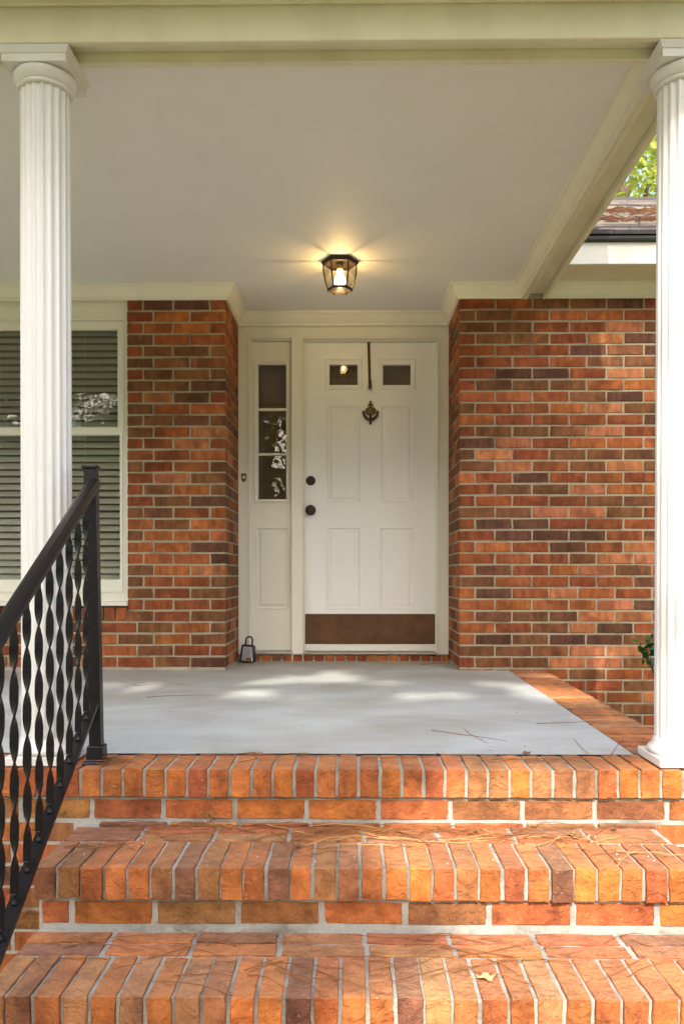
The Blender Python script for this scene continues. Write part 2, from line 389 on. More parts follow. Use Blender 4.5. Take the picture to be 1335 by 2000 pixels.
# ------------------------------------------------------------------ brick pieces
PAL = {'r': (0.272, 0.070, 0.020), 'o': (0.360, 0.108, 0.028), 'b': (0.195, 0.077, 0.027), 'd': (0.118, 0.047, 0.023), 'p': (0.44, 0.155, 0.062)}
def jit(c, a=0.14):
    k = 1 + rng.uniform(-a, a); return (c[0] * k, c[1] * k * (1 + rng.uniform(-a, a) * 0.5), c[2] * k * (1 + rng.uniform(-a, a)), 1)
_bcache = {}
def brick_mesh(sx, sy, sz, var, kind='brick', sub=0):
    key = (round(sx, 4), round(sy, 4), round(sz, 4), var, kind)
    if key in _bcache: return _bcache[key]
    r = random.Random(var * 131 + int(sx * 9973) + int(sz * 7919))
    bm = bmesh.new(); bmesh.ops.create_cube(bm, size=1.0)
    for v in bm.verts: v.co = Vector((v.co.x * sx, v.co.y * sy, v.co.z * sz))
    bmesh.ops.bevel(bm, geom=list(bm.edges), offset=0.0028 if not sub else 0.0020, segments=1, affect='EDGES')
    if sub:
        bmesh.ops.subdivide_edges(bm, edges=[e for e in bm.edges if e.calc_length() > 0.03], cuts=sub, use_grid_fill=True)
        bmesh.ops.triangulate(bm, faces=[f for f in bm.faces if len(f.verts) > 4])
    amp = 0.0012 if not sub else 0.0008
    for v in bm.verts:
        n = v.normal
        edge = sum(abs(abs(c) - h / 2) < 0.0035 for c, h in zip(v.co, (sx, sy, sz)))
        a = amp * (1.7 if edge >= 2 else 0.7)
        v.co += Vector((r.uniform(-a, a), r.uniform(-a, a), r.uniform(-a, a)))
        if sub and edge >= 2 and r.random() < 0.10:            # a chipped arris
            v.co *= (1 - r.uniform(0.01, 0.035))
    me = bpy.data.meshes.new('brick'); bm.to_mesh(me); bm.free()
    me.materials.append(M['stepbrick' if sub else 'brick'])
    _bcache[key] = me; return me
def add_brick(parent, x0, x1, y0, y1, z0, z1, col, sub=0, nv=5, tilt=0.004):
    q = lambda a: round(a / 0.004) * 0.004
    sx, sy, sz = x1 - x0, y1 - y0, z1 - z0
    me = brick_mesh(q(sx), q(sy), q(sz), rng.randrange(nv), 'brick', sub)
    o = place('brick', me, None, parent, ((x0 + x1) / 2, (y0 + y1) / 2, (z0 + z1) / 2))
    o.scale = (sx / q(sx), sy / q(sy), sz / q(sz))
    o.rotation_euler = (rng.uniform(-tilt, tilt), rng.uniform(-tilt, tilt), rng.uniform(-tilt, tilt))
    o.color = col; return o

# row of course boundaries: mortar line k sits at z = 0.012 + k*COURSE
NR = 32                                       # rows above the floor line (row 0 = top cut course)
def row_z(r): z1 = 0.012 + (31 - r + 1) * COURSE - COURSE; return z1 + JT / 2, z1 + COURSE - JT / 2   # row 31 starts at z=.012
def rowcol(): return jit(PAL[rng.choices('robdp', (34, 26, 22, 9, 9))[0]])

# ------------------------------------------------------------------ setting: ground, walk
g = MB().add([(-90, -90, GROUND), (90, -90, GROUND), (90, 90, GROUND), (-90, 90, GROUND)], [(0, 1, 2, 3)]).build('lawn', 'lawn'); structure(g)
pth = MB().box(-0.95, 1.05, -9.0, 1.10, GROUND - 0.05, GROUND + 0.02).build('walkway', 'path'); structure(pth)

# ------------------------------------------------------------------ brick walls
RIGHT = """robbdr;bbooor;bbrrpb;rbbrpd;rrrdbd;rrrobb;rddrpb;rbbboo;oorbdo;brooPb;orrrrd;rbbbpr;dprooo;bprbbb;bpobpb;ordror;rbbpoo;rrrrbb;bbppbr;rddrrr;rdddrb;rordrp;rorbpp;rbropb;borrob;odopor;oooopd;obbbpp;orbpdr;odbddb;bbbppb;rbbppb""".lower().split(';')
wall = MB().box(XR + 0.004, 4.2, YW + 0.0045, YW + 0.26, GROUND - 0.1, BEAMZ + 0.3)
wall.box(XR + 0.0045, XR + 0.26, YW + 0.26, YB + 0.12, -0.06, BEAMZ + 0.3)
right_wall = wall.build('brick_wall', 'mortar', origin=(XR, YW, GROUND))
tag(right_wall, 'red and brown brick wall right of the front door', 'brick wall')
stuffR = MB()
def right_row(r, colors):
    z0, z1 = row_z(r)
    if r == 0: z1 = min(z1, BEAMZ + 0.01)
    full = (r % 2 == 0)
    x = XR; i = 0
    while x < 4.15:
        L = BL if (full or i) else 0.0872
        if r in (22, 23, 24, 25, 26, 27, 28) and i == 3: L = 0.147 if r % 2 == 0 else 0.155
        if x < 2.0:
            c = jit(PAL[colors[i]]) if i < len(colors) else rowcol()
            add_brick(right_wall, x, x + L, YW + rng.uniform(-.0015, .0015), YW + 0.09, z0, z1, c)
        else: stuffR.box(x, min(x + L, 4.2), YW + rng.uniform(-.0015, .0015), YW + 0.09, z0, z1)
        # reveal side bricks
        x += L + JT; i += 1
for r in range(NR): right_row(r, RIGHT[r])
for r in range(NR, NR + 10): right_row(r, ''.join(rng.choices('robdp', (30, 34, 24, 5, 7), k=6)))
def reveal(parent, x, inward, r, full):
    """bricks on the side of the recess, behind the corner brick"""
    z0, z1 = row_z(r)
    if r == 0: z1 = BEAMZ + 0.01
    y = YW + (0.092 + JT if full else BL + JT) ; first = True
    xa, xb = (x, x + 0.09) if inward > 0 else (x - 0.09, x)
    # face of the corner brick itself shows as a header (full rows) or a stretcher end (half rows)
    if not full: add_brick(parent, xa, xb, YW + 0.0905, YW + BL, z0, z1, rowcol())
    while y < YB + 0.02:
        e = min(y + BL, YB + 0.06); add_brick(parent, xa + rng.uniform(-.001, .001), xb, y, e, z0, z1, rowcol()); y = e + JT
jamb_r = MB().box(XR + 0.0047, XR + 0.085, YW + 0.012, YB + 0.08, -0.03, BEAMZ + 0.02).build('brick_jamb', 'mortar', origin=(XR, YW, -0.03))
tag(jamb_r, 'brick side of the entry recess right of the white door', 'brick wall')
for r in range(NR): reveal(jamb_r, XR, 1, r, r % 2 == 0)
if stuffR.v:
    o = stuffR.build('brick_field', 'brick', right_wall); o['kind'] = 'stuff'; o.color = (0.28, 0.085, 0.036, 1)

LEFT = """rddr;roo;roor;brr;rbbb;bbb;rbbb;bbd;rpdr;boo;bbbb;brp;rrpr;oro;brob;rpb;rbob;rbd;bbrr;obo;booo;ood;rood;bop;brrb;brb;rrrr;brb""".split(';')
XWIN = -1.302                                   # right edge of the window casing
lw = MB().box(XWIN + 0.003, XL - 0.0045, YW + 0.0045, YB + 0.10, -0.06, BEAMZ + 0.3)
lw.box(-3.4, XWIN + 0.003, YW + 0.0045, YW + 0.12, -0.06, 0.262)
lw.box(-3.4, -2.42, YW + 0.0045, YW + 0.12, 0.262, BEAMZ + 0.3)
left_wall = lw.build('brick_wall', 'mortar', origin=(XL, YW, -0.06))
tag(left_wall, 'brick pier and low wall between the blinds window and the sidelight', 'brick wall')
stuffL = MB()
def run_left(r, cols, limit):
    z0, z1 = row_z(r)
    if r == 0: z1 = BEAMZ + 0.01
    full = (r % 2 == 1)
    x = XL; i = 0
    while x > limit + 0.02:
        L = BL if (full or i) else 0.0872
        if limit == XWIN:
            rest = x - limit
            if not full and i == 2: L = 0.163
            if rest < L + 0.03: L = rest - 0.001
        xa = max(x - L, limit)
        if xa > -2.3:
            c = jit(PAL[cols[len(cols) - 1 - i]]) if i < len(cols) else rowcol()
            add_brick(left_wall, xa, x, YW + rng.uniform(-.0015, .0015), YW + 0.09, z0, z1, c)
        else: stuffL.box(xa, x, YW, YW + 0.09, z0, z1)
        x -= L + JT; i += 1
for r in range(28): run_left(r, LEFT[r], XWIN)
for r in range(28, 32): run_left(r, ['rbob', 'obob', 'obrr', 'orbd'][r - 28], -3.4)
for r in range(1, 28):
    z0, z1 = row_z(r); x = -2.44 + (r % 2) * 0.1
    while x > -3.35: stuffL.box(x - BL, x, YW, YW + .09, z0, z1); x -= BL + JT
o = stuffL.build('brick_field', 'brick', left_wall); o['kind'] = 'stuff'; o.color = (0.28, 0.085, 0.036, 1)
# sloping rowlock sill under the window
x = XWIN - 0.004
while x > -2.45:
    b_ = add_brick(left_wall, x - 0.0567, x, YW - 0.012, YW + 0.16, 0.297, 0.372, jit(PAL[rng.choice('rrobr')])); b_.rotation_euler.x = 0.12
    x -= 0.0667
MB().box(-2.45, XWIN, YW + 0.005, YW + 0.13, 0.25, 0.356).build('sill_mortar', 'mortar', left_wall)
jamb_l = MB().box(XL - 0.085, XL - 0.0047, YW + 0.012, YB + 0.08, -0.03, BEAMZ + 0.02).build('brick_jamb', 'mortar', origin=(XL, YW, -0.03))
tag(jamb_l, 'brick side of the entry recess left of the sidelight', 'brick wall')
for r in range(NR): reveal(jamb_l, XL, -1, r, r % 2 == 1)
# rowlock course under the door unit
sill = MB().box(XL, XR, YB + 0.012, YB + 0.16, -0.03, 0.030).build('brick_door_sill', 'mortar', origin=(0, YB, -0.03))
tag(sill, 'low row of upright bricks under the front door', 'brick sill')
x = XL + 0.012
while x < XR - 0.02:
    add_brick(sill, x, min(x + 0.0575, XR - .004), YB + 0.002 + rng.uniform(-.002, .002), YB + 0.12, -0.028, 0.038 + rng.uniform(-.002, .001), jit(PAL[rng.choice('rrorb')])); x += 0.0683

# ------------------------------------------------------------------ porch floor slab and brick landing
XE, XO, XP = 0.905, 1.108, -3.4        # slab edge, outer edge, left end of the porch
def slope(y): return ZN * (YW - y) / (YW - YN) if y < YW else 0.0
fl = MB()
nx, ny = 60, 44
ys = [YN + 0.2015 + (YB + 0.06 - YN - 0.2015) * j / ny for j in range(ny + 1)]; xs = [XP + (XE - XP) * i / nx for i in range(nx + 1)]
for yy in ys:
    for xx in xs:
        z = slope(yy) + 0.0012 * math.sin(xx * 5.1 + yy * 3) * math.cos(yy * 4.3)
        fl.v.append((xx, yy, z))
for j in range(ny):
    for i in range(nx): a = j * (nx + 1) + i; fl.f.append((a, a + 1, a + nx + 2, a + nx + 1))
fl.box(XP, XE - 0.002, YN + 0.2035, YB + 0.05, -0.10, -0.035)
pf = fl.build('porch_floor', 'floor', smooth=False); structure(pf)
SP = {'o': (0.43, 0.134, 0.033), 'r': (0.38, 0.106, 0.034), 't': (0.31, 0.126, 0.044), 'u': (0.37, 0.175, 0.065), 'd': (0.200, 0.082, 0.046)}
def scol(w_=(40, 22, 18, 8, 12)): return jit(SP[rng.choices('ortud', w_)[0]], 0.16)
landing = MB().box(XP, XO - 0.004, YN + 0.0215, YB - 0.55, GROUND - 0.1, -0.1123).build('brick_landing', 'stepmortar', origin=(0.0, YN + 0.1, GROUND))
tag(landing, 'brick porch landing edged with a row of upright orange bricks', 'brick landing')
def mortar_bed(name, x0, x1, y0, y1, ztop, zbot, parent, amp=0.0009, drop=0.0055, res=0.011, fdrop=0.0085):
    """a mortar block whose top and front are uneven: it sits below the brick faces and smears up in places"""
    nx_ = max(2, int((x1 - x0) / res)); ny_ = max(2, int((y1 - y0) / res)); r = random.Random(int(abs(ztop) * 1e4) + 3)
    from mathutils import noise as mn
    mb = MB()
    for j in range(ny_ + 1):
        for i in range(nx_ + 1):
            x_ = x0 + (x1 - x0) * i / nx_; y_ = y0 + fdrop + (y1 - y0 - fdrop) * j / ny_
            h = mn.noise(Vector((x_ * 38, y_ * 38, ztop * 50))) + 0.6 * mn.noise(Vector((x_ * 9, y_ * 9, 3 + ztop * 30)))
            mb.v.append((x_, y_ , ztop - drop + amp * h))
    for j in range(ny_):
        for i in range(nx_): a = j * (nx_ + 1) + i; mb.f.append((a, a + 1, a + nx_ + 2, a + nx_ + 1))
    nz = max(2, int((ztop - zbot) / res)); o0 = len(mb.v)
    for k in range(nz + 1):
        for i in range(nx_ + 1):
            x_ = x0 + (x1 - x0) * i / nx_; z_ = ztop - drop + (zbot - ztop + drop) * k / nz
            h = mn.noise(Vector((x_ * 38, 7 + z_ * 38, ztop * 50)))
            mb.v.append((x_, y0 + fdrop - amp * 0.5 * h * (0 if k == 0 else 1), mb.v[i][2] if k == 0 else z_))
    for k in range(nz):
        for i in range(nx_): a = o0 + k * (nx_ + 1) + i; mb.f.append((a + nx_ + 1, a + nx_ + 2, a + 1, a))
    mb.box(x0 + .002, x1 - .002, y0 + fdrop + 0.006, y1 - .002, zbot, ztop - drop - 0.006)
    return mb.build(name, 'stepmortar', parent)
mortar_bed('mortar', -2.2, XO - 0.002, YN, YN + 0.202, ZN, ZN - 0.0856, landing)
MB().box(XP, -2.2, YN + .005, YN + .2, ZN - .085, ZN - .004).build('mortar', 'stepmortar', landing)
x = XO; k = 0
while x > -2.2:
    wv = 0.0545 + rng.uniform(-.001, .001)
    add_brick(landing, x - wv, x, YN + rng.uniform(-.003, .003), YN + 0.2005, ZN - 0.0855, ZN + rng.uniform(-.002, .001), scol((50, 28, 18, 0, 4)), 2, 6); x -= 0.0643
# outer edge: header bricks along the right side of the slab
mb = MB()
y = YN + 0.2105
edge_core = MB().hexa([(XE, YN + .206, -0.10), (XO - .004, YN + .206, -0.10), (XO - .004, YW - .003, -0.10), (XE, YW - .003, -0.10), (XE, YN + .206, slope(YN + .2) - .004), (XO - .004, YN + .206, slope(YN + .2) - .004), (XO - .004, YW - .003, -.005), (XE, YW - .003, -.005)]).build('mortar', 'stepmortar', landing)
while y < YW - 0.05:
    zz = slope(y); add_brick(landing, XE + rng.uniform(0, .003), XO + rng.uniform(-.003, .003), y, y + 0.0535, zz - 0.083, zz + 0.002 + rng.uniform(-.002, .002), scol((44, 18, 22, 8, 8)), 2, 6); y += 0.0622
# front wall of the landing
RY = YN + 0.0175
def course_front(parent, x0, x1, y, z0, z1, L, joint, phase, sub=2, w_=(46, 26, 18, 2, 8)):
    x = x0 - phase
    while x < x1:
        a, b_ = max(x, x0), min(x + L, x1)
        if b_ - a > 0.02: add_brick(parent, a, b_, y + rng.uniform(-.001, .0015), y + 0.08, z0, z1, scol(w_), sub, 5)
        x += L + joint
course_front(landing, -2.2, XO - .01, RY, -0.1815, -0.1245, 0.2015, 0.0145, 0.09)
zc = -0.1955
i = 0
while zc > GROUND:
    for (a, b_) in ((-2.2, -0.84), (0.915, XO - 0.012)):
        course_front(landing, a, b_, RY, zc - 0.0567, zc, 0.2015, 0.0115, 0.1 * (i % 2), 0)
    zc -= 0.0667; i += 1

# ------------------------------------------------------------------ brick steps
stairs = empty('brick_steps', (0.04, 2.0, GROUND)); tag(stairs, 'brick front steps with white mortar joints leading to the porch', 'steps')
SX0, SX1 = -0.815, 0.90
def make_step(yn, ztop, ynext, pitch, wb, dnose, x_off):
    h = 0.0840
    core = MB().box(SX0 + .004, SX1 - .004, yn + 0.0245, ynext + 0.005, GROUND - 0.05, ztop - h + .0005).build('step', 'stepmortar', stairs)
    mortar_bed('mortar', SX0 + .003, SX1 - .003, yn, ynext + 0.004, ztop, ztop - h, core, 0.0019, 0.0054)
    x = SX0 + x_off
    first = True
    while x < SX1 - 0.012:
        wv = wb + rng.uniform(-.0025, .0025); e = min(x + wv, SX1)
        add_brick(core, x, e, yn + rng.uniform(-.005, .001), yn + dnose + rng.uniform(-.004, .004), ztop - h + rng.uniform(-.002, .002), ztop + rng.uniform(-.0015, .0015), scol((34, 22, 24, 11, 9)), 3, 8, 0.004); x += pitch + rng.uniform(-.0012, .0012)
    y = yn + dnose + 0.0115
    for k in range(2):
        x = SX0 - (0.01 if k == 0 else 0.012) + 0.012
        while x < SX1 - 0.02:
            e = min(x + 0.2, SX1); add_brick(core, x, e, y, y + 0.0575, ztop - 0.06, ztop + rng.uniform(-.0015, .0012), scol((34, 24, 24, 6, 12)), 3, 5); x += 0.2125 + rng.uniform(-.001, .003)
        y += 0.0675
    if ynext - y > 0.018:
        x = SX0 + 0.06
        while x < SX1 - 0.02:
            e = min(x + 0.2, SX1); add_brick(core, x, e, y, ynext - 0.006, ztop - 0.06, ztop + 0.006 + rng.uniform(-.0015, .0012), scol((34, 24, 24, 6, 12)), 3, 5); x += 0.2125
    # riser course under the nosing
    zt = ztop - h - 0.012
    course_front(core, SX0 + 0.012, SX1 - 0.012, yn + 0.020, zt - 0.0575, zt, 0.2000, 0.0155, 0.06 if x_off else 0.13)
    MB().box(SX0 + .008, SX1 - .008, yn + 0.0235, yn + 0.06, zt - 0.073, ztop - h - .001).build('mortar', 'stepmortar', core)
    return core
make_step(YM, ZM, RY, 0.0602, 0.0522, 0.2055, 0.0)
make_step(YBT, ZBT, YM + 0.020, 0.0609, 0.0526, 0.190, 0.002)
make_step(YBT - 0.345, ZLOW, YBT + 0.020, 0.0609, 0.0515, 0.190, 0.0)

# ------------------------------------------------------------------ porch beams, ceiling, crown, roof
BY0, BY1 = 2.470, 2.592
def beam_box(p0, p1, wdt, name, label):
    """built-up beam between two XY points: two side boards and a recessed soffit"""
    p0, p1 = Vector(p0), Vector(p1); d = (p1 - p0).normalized(); n = Vector((-d.y, d.x)); root = empty(name, (p0.x, p0.y, BEAMZ))
    def brd(nm, o0, o1, z0, z1, ends=0.0):
        a, b_ = p0 - d * ends, p1
        q = [(a + n * o0), (b_ + n * o0), (b_ + n * o1), (a + n * o1)]
        MB().hexa([(v.x, v.y, z0) for v in q] + [(v.x, v.y, z1) for v in q]).build(nm, 'beam', root, bevel=0.0025)
    h = wdt / 2
    brd('outer_board', -h, -h + 0.021, BEAMZ, 2.46)
    brd('inner_board', h - 0.021, h, BEAMZ - 0.001, 2.40)
    brd('soffit_board', -h + 0.0215, h - 0.0215, BEAMZ + 0.032, BEAMZ + 0.055)
    return tag(root, label, 'beam')
fb = beam_box((-3.4, (BY0 + BY1) / 2), (1.085, (BY0 + BY1) / 2), BY1 - BY0, 'porch_beam', 'cream beam across the top of the porch front')
rb = beam_box((1.025, BY1 + 0.002), (1.050, YW), 0.128, 'porch_beam', 'peeling side beam from the right column back to the wall')
MB().box(-3.4, 1.10, BY0 - 0.014, BY0 - 0.001, 2.240, 2.262).build('trim_bead', 'beam', fb, bevel=0.004)
MB().box(-3.4, 1.10, BY0 - 0.032, BY0 - 0.001, 2.2625, 2.37).build('frieze_board', 'beam', fb, bevel=0.003)
ce = MB().box(-3.4, 1.04, BY1 - 0.01, YB + 0.1, CEIL, CEIL + 0.02).build('porch_ceiling', 'ceiling'); structure(ce)
prof = [(0, 2.140), (0.012, 2.140), (0.014, 2.158), (0.020, 2.160), (0.034, 2.180), (0.046, 2.200), (0.050, 2.206), (0.058, 2.208), (0.060, CEIL - .0006), (0, CEIL - .0006)]
path = [(-3.4, YW), (XL, YW), (XL, YB), (XR, YB), (XR, YW), (0.984, YW), (0.960, BY1), (-3.4, BY1)]
cm = MB().sweep_xy(path, [(-o, z) for o, z in prof]).build('crown_molding', 'trim', origin=(0, YW, 2.14)); tag(cm, 'cream crown molding running along the porch walls under the ceiling', 'molding')
# wing eave at right
ev = empty('house_eave', (2.0, YW, 2.14)); tag(ev, 'white fascia and olive shaded soffit above the right brick wall', 'eave')
MB().sweep_xy([(1.117, YW), (4.2, YW)], [(-o, z) for o, z in prof]).build('frieze_molding', 'trim', ev)
MB().box(1.117, 4.3, 4.49, YW + 0.05, 2.2225, 2.236).build('soffit', 'beam', ev)
MB().box(1.117, 4.3, 4.466, 4.489, 2.214, 2.332).build('fascia', 'fascia', ev, bevel=0.003)
rf = empty('wing_roof', (2.7, 4.45, 2.34)); tag(rf, 'grey shingle roof with rust coloured pine straw, beyond the right column', 'roof')
PITCH = 0.5; RY0, RZ0 = 4.435, 2.358
MB().box(1.13, 4.35, 4.440, 4.47, 2.334, 2.352).build('drip_edge', 'drip', rf)
nc = 22
for k in range(nc):
    y0 = RY0 + k * 0.145; z0 = RZ0 + (y0 - RY0) * PITCH
    y1 = y0 + 0.19; z1 = RZ0 + (y1 - RY0) * PITCH
    x = 1.13; mb = MB()
    while x < 4.3:
        L = rng.uniform(0.16, 0.34); e = min(x + L, 4.35); dz = rng.uniform(0.0, 0.004); dy = rng.uniform(-.012, .012)
        mb.hexa([(x + .002, y0 + dy, z0), (e - .002, y0 + dy, z0), (e - .002, y1, z1 - .014), (x + .002, y1, z1 - .014),
                 (x + .002, y0 + dy, z0 + .020 + dz), (e - .002, y0 + dy, z0 + .020 + dz), (e - .002, y1, z1), (x + .002, y1, z1)]); x = e
    mb.build('shingle_course', 'course', rf)
yr = RY0 + nc * 0.145; zr = RZ0 + nc * 0.145 * PITCH
MB().hexa([(1.13, RY0, RZ0 - .02), (4.35, RY0, RZ0 - .02), (4.35, yr, zr - .03), (1.13, yr, zr - .03), (1.13, RY0, RZ0 - .003), (4.35, RY0, RZ0 - .003), (4.35, yr, zr - .005), (1.13, yr, zr - .005)]).build('roof_deck', 'drip', rf)
MB().box(1.13, 4.35, yr - 0.02, yr + 0.25, zr - 0.01, zr + 0.035).build('ridge_cap', 'drip', rf)
MB().add([(1.13, yr, zr), (4.35, yr, zr), (4.35, yr + 3.2, zr - 1.6), (1.13, yr + 3.2, zr - 1.6)], [(0, 1, 2, 3)]).build('rear_slope', 'shingle', rf)
# porch roof over the beam (its eave keeps the top of the columns in shade)
pr = empty('porch_roof', (-1.1, 2.1, 2.42)); tag(pr, 'porch roof eave above the front beam', 'roof')
EY, EZ = 1.98, 2.36
MB().box(-3.7, 1.20, EY, EY + 0.02, EZ, EZ + 0.14).build('fascia', 'fascia', pr)
MB().box(-3.7, 1.20, EY + 0.0205, BY0 + 0.02, EZ + 0.005, EZ + 0.02).build('soffit', 'beam', pr)
MB().hexa([(-3.7, EY - .03, EZ + .14), (1.20, EY - .03, EZ + .14), (1.20, 7.2, EZ + .14 + 2.6), (-3.7, 7.2, EZ + .14 + 2.6), (-3.7, EY - .03, EZ + .17), (1.20, EY - .03, EZ + .17), (1.20, 7.2, EZ + .17 + 2.6), (-3.7, 7.2, EZ + .17 + 2.6)]).build('roof_slope', 'shingle', pr)
MB().add([(1.112, BY0, 2.44), (1.112, 7.2, 2.3), (1.112, 7.2, 5.15), (1.112, BY0, 2.80), (1.09, BY0, 2.44), (1.09, 7.2, 2.3), (1.09, 7.2, 5.15), (1.09, BY0, 2.80)], [(0, 1, 2, 3), (7, 6, 5, 4), (0, 4, 5, 1), (1, 5, 6, 2), (2, 6, 7, 3), (3, 7, 4, 0)]).build('gable_siding', 'fascia', pr)

# ------------------------------------------------------------------ columns
def shaft_mesh(r0, r1, z0, z1, nfl=18, dep=0.0055):
    mb = MB(); segs = 8; n = nfl * segs; nz = 8
    for k in range(nz + 1):
        t = k / nz; r = r0 + (r1 - r0) * t ** 1.3; z = z0 + (z1 - z0) * t
        for i in range(n):
            u = (i % segs) / segs; a = 2 * math.pi * i / n
            q = 0 if u < 0.22 else math.sin((u - 0.22) / 0.78 * math.pi)
            rr = r - dep * (q ** 0.8 if q > 0 else 0); mb.v.append((rr * math.cos(a), rr * math.sin(a), z))
    for k in range(nz):
        for i in range(n): j = (i + 1) % n; mb.f.append((k * n + i, k * n + j, (k + 1) * n + j, (k + 1) * n + i))
    return mb
def column(x, y, zb, label):
    root = empty('porch_column', (x, y, zb)); tag(root, label, 'column', 'white fluted porch columns')
    def put(nm, mb, **kw):
        o = place(nm, mb.mesh(nm, **kw), 'column', root, (x, y, 0)); return o
    put('plinth', MB().box(-0.098, 0.098, -0.1, 0.1, zb, zb + 0.027), bevel=0.003)
    put('base_ring', MB().lathe([(0.090, zb + .0265), (0.098, zb + .033), (0.0985, zb + .041), (0.094, zb + .049), (0.086, zb + .051), (0.0855, zb + .058), (0.0815, zb + .062), (0.0805, zb + .070), (0.079, zb + .074)], 48), smooth=True)
    put('shaft', shaft_mesh(0.0760, 0.0740, zb + 0.071, BEAMZ - 0.080))
    put('neck_ring', MB().lathe([(0.070, BEAMZ - .092), (0.080, BEAMZ - .092), (0.0835, BEAMZ - .088), (0.0835, BEAMZ - .083), (0.080, BEAMZ - .0795), (0.070, BEAMZ - .079)], 48), smooth=True)
    put('cap_ring', MB().lathe([(0.079, BEAMZ - .079), (0.083, BEAMZ - .076), (0.091, BEAMZ - .066), (0.0950, BEAMZ - .056), (0.0955, BEAMZ - .047), (0.090, BEAMZ - .044)], 48), smooth=True)
    a = [(0.0965, -.0438), (0.0965, -.022), (0.100, -.020), (0.105, -.010), (0.1085, -.001)]
    mb = MB(); vs = []; fs = []
    for h, z in a: vs += [(-h, -h, BEAMZ + z), (h, -h, BEAMZ + z), (h, h, BEAMZ + z), (-h, h, BEAMZ + z)]
    for k in range(len(a) - 1):
        for i in range(4): j = (i + 1) % 4; fs.append((k * 4 + i, k * 4 + j, k * 4 + 4 + j, k * 4 + 4 + i))
    fs += [(3, 2, 1, 0), tuple(range(16, 20))]
    put('abacus', mb.add(vs, fs))
    return root
cl = column(-0.953, 2.582, ZN + 0.003, 'white fluted column at left, half hidden by the black railing')
cr = column(1.0165, 2.582, ZN + 0.003, 'white fluted column at right edge, lit by the sun')

# ------------------------------------------------------------------ front door unit
def rect(px0, px1, py0, py1, Y):
    a = P(px0, (py0 + py1) / 2, Y).x; b_ = P(px1, (py0 + py1) / 2, Y).x
    c = P((px0 + px1) / 2, py1, Y).z; d = P((px0 + px1) / 2, py0, Y).z; return a, b_, c, d
YF, YS, YD = YB + 0.010, YB + 0.060, YB + 0.075     # casing, sidelight, door faces
fr = empty('door_frame', (0, YB, 0.04)); tag(fr, 'cream frame and casing around the front door and its sidelight', 'door frame')
ox0, ox1, oz0, oz1 = XL + 0.0005, XR - 0.0005, 0.044, 2.160
sl_o = rect(485, 571.5, 658, 1271, YF); dr_o = rect(589.5, 856, 658, 1271, YF)
MB().board(ox0, ox1, oz0, oz1, [(sl_o[0], sl_o[1], oz0 - .0, sl_o[3]), (dr_o[0], dr_o[1], oz0 - .0, dr_o[3])], YF, 0.03).build('casing', 'side', fr, bevel=0.0)
for (a, b_, c, d) in (sl_o, dr_o):
    f = MB().rings(a, b_, oz0 - 0.05, d, [(0.0, 0.0), (0.0, -0.006), (0.006, -0.006), (0.010, 0.004), (0.010, 0.036), (0.016, 0.036), (0.016, 0.09)], YF, False)
    f.build('jamb', 'side', fr)
MB().box(ox0, ox1, YB + 0.02, YB + 0.15, 0.0385, 0.0435).build('sill_plate', 'alu', fr)
a, b_, c, d = dr_o
MB().box(a, b_, YF - 0.014, YF + 0.10, 0.044, 0.053).build('threshold', 'alu', fr, bevel=0.002)
MB().box(sl_o[0], sl_o[1], YF - 0.010, YF + 0.08, 0.044, 0.062).build('sidelight_sill', 'alu', fr, bevel=0.002)
# sidelight
sd = empty('sidelight', ((sl_o[0] + sl_o[1]) / 2, YS, 0.06)); tag(sd, 'narrow cream sidelight with three stacked panes beside the door', 'sidelight')
a, b_, c, d = rect(492, 571, 668, 1270, YS); c = 0.064
gl = rect(504.5, 559, 712, 975, YS); pn = rect(500, 565, 1030, 1190, YS)
MB().board(a, b_, c, d, [(gl[0], gl[1], gl[2], gl[3]), pn], YS, 0.035).build('stile_and_rail', 'side', sd)
RAISED = [(0, 0), (0.002, -0.003), (0.006, -0.003), (0.010, 0.007), (0.018, 0.008), (0.034, 0.001), (0.036, 0.0005)]
MB().rings(*pn, RAISED, YS).build('raised_panel', 'side', sd)
MB().rings(gl[0] - .030, gl[1] + .022, gl[2] - .024, gl[3] + .030, [(0, 0.0), (0.002, -0.010), (0.012, -0.012), (0.016, -0.008), (0.022, -0.008), (0.024, 0.012)], YS, False).build('glazing_bead', 'side', sd)
hz = (gl[3] - gl[2])
for k in range(3):
    z0 = gl[2] + hz * k / 3; z1 = gl[2] + hz * (k + 1) / 3
    MB().add([(gl[0] - .005, YS + .014 + .0006 * k, z0), (gl[1] + .005, YS + .014, z0), (gl[1] + .005, YS + .014, z1), (gl[0] - .005, YS + .014, z1)], [(0, 1, 2, 3)]).build('pane', 'glass', sd)
    if k: MB().box(gl[0] - .005, gl[1] + .005, YS - 0.004, YS + 0.012, z0 - .008, z0 + .008).build('muntin', 'side', sd, bevel=0.002)
